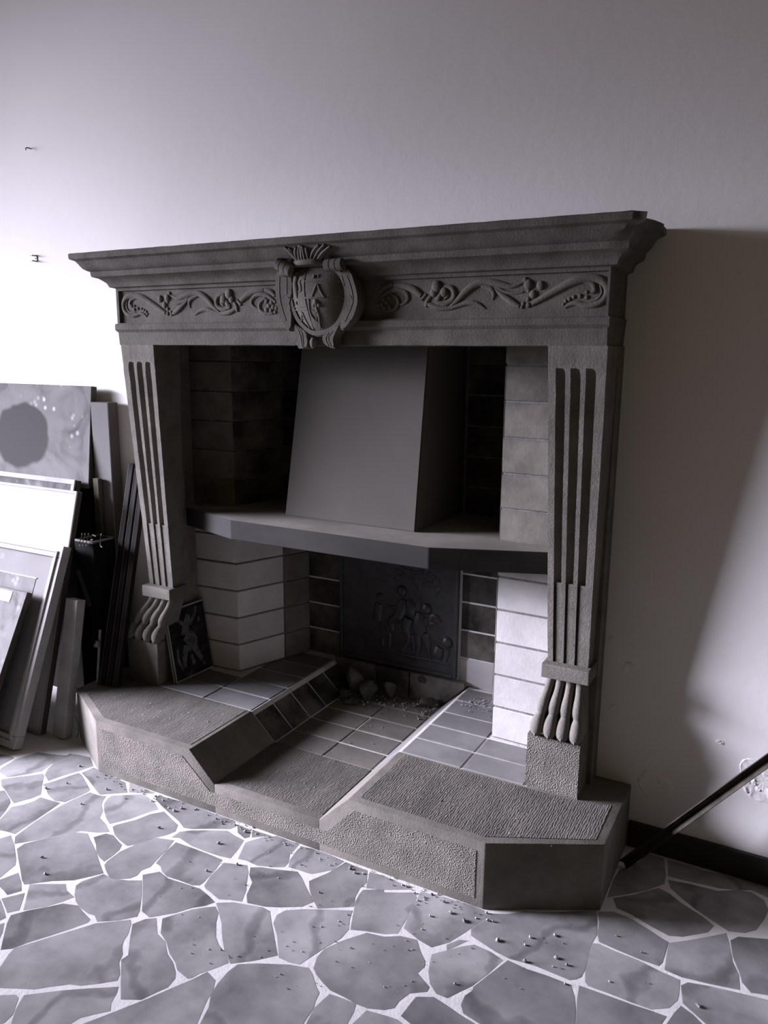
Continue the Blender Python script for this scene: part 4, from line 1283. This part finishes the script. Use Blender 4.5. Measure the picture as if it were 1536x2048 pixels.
for px in (160, 166, 173):
    q = ony(px, 1072, 2.178)
    strap([(q.x, q.y + .012, q.z), (q.x + .012, q.y, q.z + .012), (q.x + .016, q.y - .008, q.z - .004), (q.x + .008, q.y - .01, q.z - .024), (q.x + .014, q.y - .016, q.z - .034), (q.x + .022, q.y - .02, q.z - .028)], .008)
q = ony(198, 1074, 2.175)
strap([(q.x - .01, q.y + .02, q.z + .008), (q.x + .006, q.y + .006, q.z + .010), (q.x + .012, q.y - .006, q.z - .012), (q.x + .022, q.y - .014, q.z - .030), (q.x + .034, q.y - .016, q.z - .034)], .010)
q = ony(185, 1076, 2.18)
strap([(q.x + .02, q.y, q.z + .010), (q.x, q.y, q.z + .012), (q.x - .004, q.y - .006, q.z - .006), (q.x + .012, q.y - .01, q.z - .004), (q.x - .014, q.y - .014, q.z - .026)], .008)

# pale edged board and crossing lath in the dark gap
F = leaning('board_offcut', -2.548, 1.990, .07, .585, .205, .042, 'short wooden board offcut leaning in the dark beside the white frame', 'board')
lbox(F, 'plank', 'cream_edge', -.07, 0, 0, .042, 0, .57)
bm = bmesh.new()
a, b = ony(156, 1140, 2.085), ony(180, 1212, 2.06)
b.z = max(b.z, .50)
tube(bm, [(a.x, a.y, a.z, .010), (b.x, b.y, b.z, .010)], seg=4, smooth=False)
LT = add_obj('crossing_lath', bm, 'dark_wood', label='thin dark lath crossing in front of the black case', cat='lath')

# black frame mouldings leaning behind the left leg, standing on the hearth
for k, (xo_, ln_, y_) in enumerate(((0.0, .92, 2.128), (.036, .90, 2.134), (.072, .88, 2.140))):
    o = bpy.data.objects.new('black_moulding', None); COL.objects.link(o); o.empty_display_size = .05
    tp = Vector((-2.487 + xo_ * .9, 2.384, HH + .01 + ln_ * .95)); bs = Vector((-2.452 + xo_ * .9, y_, HH + .008))
    d = (tp - bs).normalized()
    o.location = bs; o.rotation_mode = 'QUATERNION'
    xa = Vector((1, 0, 0)); xa = (xa - d * xa.dot(d)).normalized(); ya = d.cross(xa)
    mt = Matrix((xa, ya, d)).transposed(); o.rotation_quaternion = mt.to_quaternion()
    tag(o, ['longest black moulding strip leaning left of the fluted leg', 'middle black moulding strip leaning left of the fluted leg', 'shortest black moulding strip leaning beside the fluted leg'][k], 'moulding', 'black mouldings leaning by the left leg')
    lbox(o, 'strip', 'dark_wood', -.014, .010, -.011, .011, 0, ln_)
    lbox(o, 'pale_edge', 'pale_edge', -.0155, -.0135, -.0120, -.0105, .0, ln_, .0003)

# iron rod with a clamp standing at the hearth corner
RD = empty('iron_rod', (-2.478, 2.118, HH), 'short iron rod with clamp standing on the left hearth corner', 'rod')
bm = bmesh.new(); tube(bm, [(-2.478, 2.118, HH + .001, .0055), (-2.474, 2.130, .33, .0055), (-2.470, 2.142, .445, .0055)], seg=8, n=2); add_obj('rod', inv(RD, bm), 'dull_metal', RD, smooth=50)
bm = bmesh.new(); tube(bm, [(-2.4755, 2.126, .375, .009), (-2.474, 2.130, .40, .009)], seg=10, smooth=False)
box(bm, -2.492, -2.476, 2.122, 2.132, .372, .384, .001); add_obj('clamp', inv(RD, bm), 'dull_metal', RD, smooth=40)

# two small pictures leaning on the left leg, standing on the hearth
def small_picture(off, label, shade):
    o = bpy.data.objects.new('small_picture', None); COL.objects.link(o); o.empty_display_size = .04
    p0 = Vector((-2.199 - off, 2.283 - off * .3, HH)); p1 = Vector((-2.186 - off, 2.497 - off * .3, HH))
    top = Vector((-2.250 - off * .75, 2.287 - off * .3, .512))
    xa = (p1 - p0).normalized(); up = (top - p0); up = (up - xa * up.dot(xa)); h = up.length; up.normalize()
    nn = xa.cross(up)                 # faces the room
    mt = Matrix((xa, -nn, up)).transposed()
    o.rotation_mode = 'QUATERNION'; o.rotation_quaternion = mt.to_quaternion()
    o.location = p0 + Vector((0, 0, .0035))
    tag(o, label, 'picture', 'small pictures on the hearth')
    w = (p1 - p0).length
    lbox(o, 'board', 'canvas_side', 0, w, .002, .011, 0, h, .001)
    lbox(o, 'painted_face', 'art_dark', .004, w - .004, 0, .003, .004, h - .004, 0)
    for a in ((0, w, h - .006, h), (0, w, 0, .006), (0, .005, .006, h - .006)):
        lbox(o, 'pale_edge', 'cream_edge', a[0], a[1], -.001, .004, a[2], a[3], .0005)
    return o, w, h


o, w_, h_ = small_picture(0, 'small dark figure picture leaning on the left leg, front one of two', 0)
# loose pale brush figure on the front picture
fig = [[(.55, .86, .012), (.45, .70, .020), (.42, .60, .026)], [(.45, .72, .010), (.25, .84, .006), (.2, .87, .004)], [(.55, .72, .010), (.72, .84, .007), (.78, .94, .005)], [(.42, .60, .026), (.55, .50, .03), (.60, .42, .02)],
       [(.40, .45, .018), (.30, .30, .012), (.28, .16, .009)], [(.58, .42, .018), (.66, .28, .012), (.74, .18, .010)], [(.16, .45, .005), (.14, .30, .007), (.22, .14, .006)], [(.48, .30, .006), (.52, .16, .010)]]
mat('brush_pale', g(.05), g(.15), 30, .7, 0, 40, .2)
for st in fig:
    bm = bmesh.new()
    tube(bm, [(x * w_, -.0002, z * h_, r) for x, z, r in st], seg=8, n=4, flat=.04)
    add_obj('brush_stroke', bm, 'brush_pale', o)
small_picture(.010, 'small picture mostly hidden behind the front small picture, by the left leg', 0)

# angle iron bar leaning on the right
bm = bmesh.new()
b0 = Vector((-.372, 2.292, .012)); b1 = ony(1536, 1516, 2.340); d = (b1 - b0).normalized(); b2 = b0 + d * 1.25
k_ = (YW - .022 - b0.y) / (b2.y - b0.y)
if k_ < 1: b2 = b0 + (b2 - b0) * k_
up = Vector((0, 0, 1)); n1 = (up - d * up.dot(d)).normalized(); n2 = d.cross(n1)
wd = .024
L_ = [(0, 0), (wd, 0), (wd, .003), (.003, .003), (.003, wd), (0, wd)]
rot = math.radians(40)
sec = [n1 * (u * math.cos(rot) - v * math.sin(rot)) * 1 + n2 * (u * math.sin(rot) + v * math.cos(rot)) for u, v in L_]
prism(bm, [b0 + s for s in sec], [b2 + s for s in sec])
add_obj('angle_iron', bm, 'rusty_metal', label='rusty angle iron bar leaning from hearth foot to the right wall', cat='bar')

# wall fittings
p = ony(62, 298, YW)
bm = bmesh.new()
tube(bm, [(p.x, YW + .002, p.z, .0022), (p.x, YW - .02, p.z, .0022), (p.x, YW - .026, p.z - .004, .0022), (p.x, YW - .026, p.z - .012, .0018)], seg=6, n=3)
tube(bm, [(p.x, YW - .004, p.z + .003, .0015), (p.x - .012, YW - .012, p.z + .006, .0012)], seg=5, smooth=False)
add_obj('wall_nail', bm, 'dull_metal', label='bent nail high in the wall, upper of the two fittings', cat='nail')
p = ony(72, 517, YW)
HK = empty('wall_hook', (p.x, YW, p.z), 'small metal bracket hook on the wall left of the cornice', 'hook')
bm = bmesh.new(); box(bm, p.x - .006, p.x + .010, YW - .004, YW + .001, p.z - .014, p.z + .014, .001); add_obj('plate', inv(HK, bm), 'dull_metal', HK)
for dz in (.011, -.011):
    bm = bmesh.new(); box(bm, p.x - .010, p.x + .008, YW - .026, YW - .003, p.z + dz - .002, p.z + dz + .002, .0005); add_obj('prong', inv(HK, bm), 'dull_metal', HK)
bm = bmesh.new(); ball(bm, (p.x + .002, YW - .005, p.z), .003, .002, .003); add_obj('screw', inv(HK, bm), 'white_paint', HK)

# ------------------------------------------------------------------ rubble in the channel and crumbs
rr = random.Random(11)


def shard(c, rx, ry, rz, label, grp, seed, m='rubble_stone', rotz=0):
    bm = bmesh.new()
    bmesh.ops.create_icosphere(bm, subdivisions=2, radius=1)
    r_ = random.Random(seed)
    planes = [(Vector((r_.uniform(-1, 1), r_.uniform(-1, 1), r_.uniform(-1, 1))).normalized(), r_.uniform(.45, .75)) for _ in range(9)]
    for v in bm.verts:
        for n_, d_ in planes:
            e = v.co.dot(n_)
            if e > d_: v.co -= n_ * (e - d_)
    bm.transform(Matrix.Rotation(rotz, 4, 'Z') @ Matrix.Diagonal((rx, ry, rz, 1)))
    lo = min(v.co.z for v in bm.verts)
    for v in bm.verts: v.co.z -= lo
    o = add_obj('rubble_stone', bm, m, label=label, cat='stone', group=grp, smooth=20)
    o.location = c
    return o


base = onz(712, 1392, ZC); base.y = min(base.y, 2.735)
for dx, dy, sx, sy, sz, lb, z in ((-.02, .03, .07, .05, .075, 'largest broken stone of the rubble heap in the hearth channel', 0),
                               (.065, .0, .06, .04, .062, 'flat sided broken stone at the front of the rubble heap', 0),
                               (.14, .05, .04, .035, .05, 'broken stone by the pipe holes at the channel end', 0),
                               (-.03, -.035, .04, .03, .03, 'small broken stone left in the channel rubble heap', 0),
                               (.02, -.07, .035, .022, .012, 'thin stone flake lying in front of the rubble heap', 0)):
    shard((base.x + dx, base.y + dy, ZC + .001 + z), sx, sy, sz, lb, 'rubble in the hearth channel', int(1000 * (dx + 2)), rotz=dx * 20)
q = onz(868, 1412, ZC); shard((q.x - .02, q.y - .03, ZC + .001), .055, .022, .025, 'low long broken brick lump beside the right channel edge', 'rubble in the hearth channel', 77, rotz=.7)
q = onz(815, 1386, ZC); shard((q.x, q.y, ZC + .001), .035, .014, .014, 'small sausage shaped lump below the fireback', 'rubble in the hearth channel', 78, rotz=-.1)


def crumbs(name, pts, label):
    bm = bmesh.new()
    for p, r in pts:
        m = Matrix.Translation(Vector(p) + Vector((0, 0, r * .5))) @ Matrix.Rotation(rr.uniform(0, 6), 4, 'Z') @ Matrix.Diagonal((r * rr.uniform(.7, 1.5), r * rr.uniform(.6, 1.1), r * .7, 1))
        bmesh.ops.create_icosphere(bm, subdivisions=1, radius=1, matrix=m)
    add_obj(name, bm, 'debris', kind='stuff', label=label)


pt = []
for px, py in ((174, 1525), (134, 1567), (91, 1577), (162, 1608), (84, 1715), (90, 1748), (250, 1597), (303, 1602), (318, 1656), (213, 1579), (325, 1600), (330, 1613), (337, 1616), (348, 1622), (363, 1617), (367, 1604),
               (490, 1664), (437, 1687), (474, 1729), (413, 1742), (568, 1686), (600, 1729), (710, 1746), (638, 1785), (835, 1801), (848, 1795), (848, 1799), (900, 1826), (888, 1804), (901, 1826), (973, 1826), (975, 1841), (986, 1843),
               (1060, 1875), (1110, 1871), (1050, 1890), (995, 1881), (1049, 1923), (1112, 1916), (1133, 1930), (910, 1968), (1130, 1968), (1283, 1905), (1233, 1872), (1395, 2012), (470, 1650), (700, 1738), (860, 1832), (928, 1842)):
    p = onz(px, py, .001)
    if p.x < xc + .01: p.y = min(p.y, YF - .009)
    pt.append((tuple(p), rr.uniform(.0028, .0062)))
for i in range(150):
    t = rr.random(); x = xd + (xc - xd) * t
    pt.append(((x, YF - abs(rr.gauss(0, .02)) - .003, .0008), rr.uniform(.001, .0034)))
for i in range(160):
    p = onz(rr.uniform(300, 1300), rr.uniform(1700, 1980), .0008)
    if p.y < YF - .01: pt.append((tuple(p), rr.uniform(.0008, .0026)))
crumbs('floor_crumbs', pt, 'grit and plaster crumbs scattered on the floor before the hearth')
pt = []
for i in range(120):
    pt.append(((rr.uniform(XB + .01, XC - .01), min(2.82, 2.80 - abs(rr.gauss(0, .07))), ZC + .001), rr.uniform(.0015, .006)))
for i in range(60):
    q = onz(868, 1405, ZC); pt.append(((min(XC - .012, q.x + rr.gauss(0, .028)), q.y + rr.gauss(0, .03), ZC + .001), rr.uniform(.002, .007)))
for i in range(70):
    pt.append(((rr.uniform(-1.10, -.95), min(2.80, 2.78 - abs(rr.gauss(0, .06))), HH + .001), rr.uniform(.001, .0045)))
for i in range(70):
    pt.append(((rr.uniform(-2.2, -1.8), rr.uniform(1.95, 2.2), HH + .002), rr.uniform(.0008, .0026)))
for i in range(60):
    pt.append(((rr.uniform(-1.0, -.5), rr.uniform(1.95, 2.2), HH + .002), rr.uniform(.0008, .0022)))
for i in range(60):
    pt.append(((rr.uniform(-1.65, -1.26), rr.uniform(2.0, 2.6), ZC + .001), rr.uniform(.0008, .003)))
crumbs('hearth_crumbs', pt, 'ash and brick crumbs scattered over the hearth')

# dry twig in the gap left of the hearth
q = onz(153, 1478, 0)
bm = bmesh.new()
tube(bm, [(q.x, q.y, .004, .0022), (q.x + .003, q.y + .012, .035, .0018), (q.x - .012, q.y + .02, .06, .0014), (q.x - .03, q.y + .028, .085, .0009)], seg=5, n=3)
tube(bm, [(q.x - .006, q.y + .016, .05, .0012), (q.x - .004, q.y + .02, .066, .0008)], seg=5, n=2)
tube(bm, [(q.x - .002, q.y + .012, .032, .0012), (q.x - .02, q.y + .01, .04, .0008)], seg=5, n=2)
add_obj('dry_twig', bm, 'pale_edge', label='dry pale twig standing by the left side of the hearth', cat='twig')
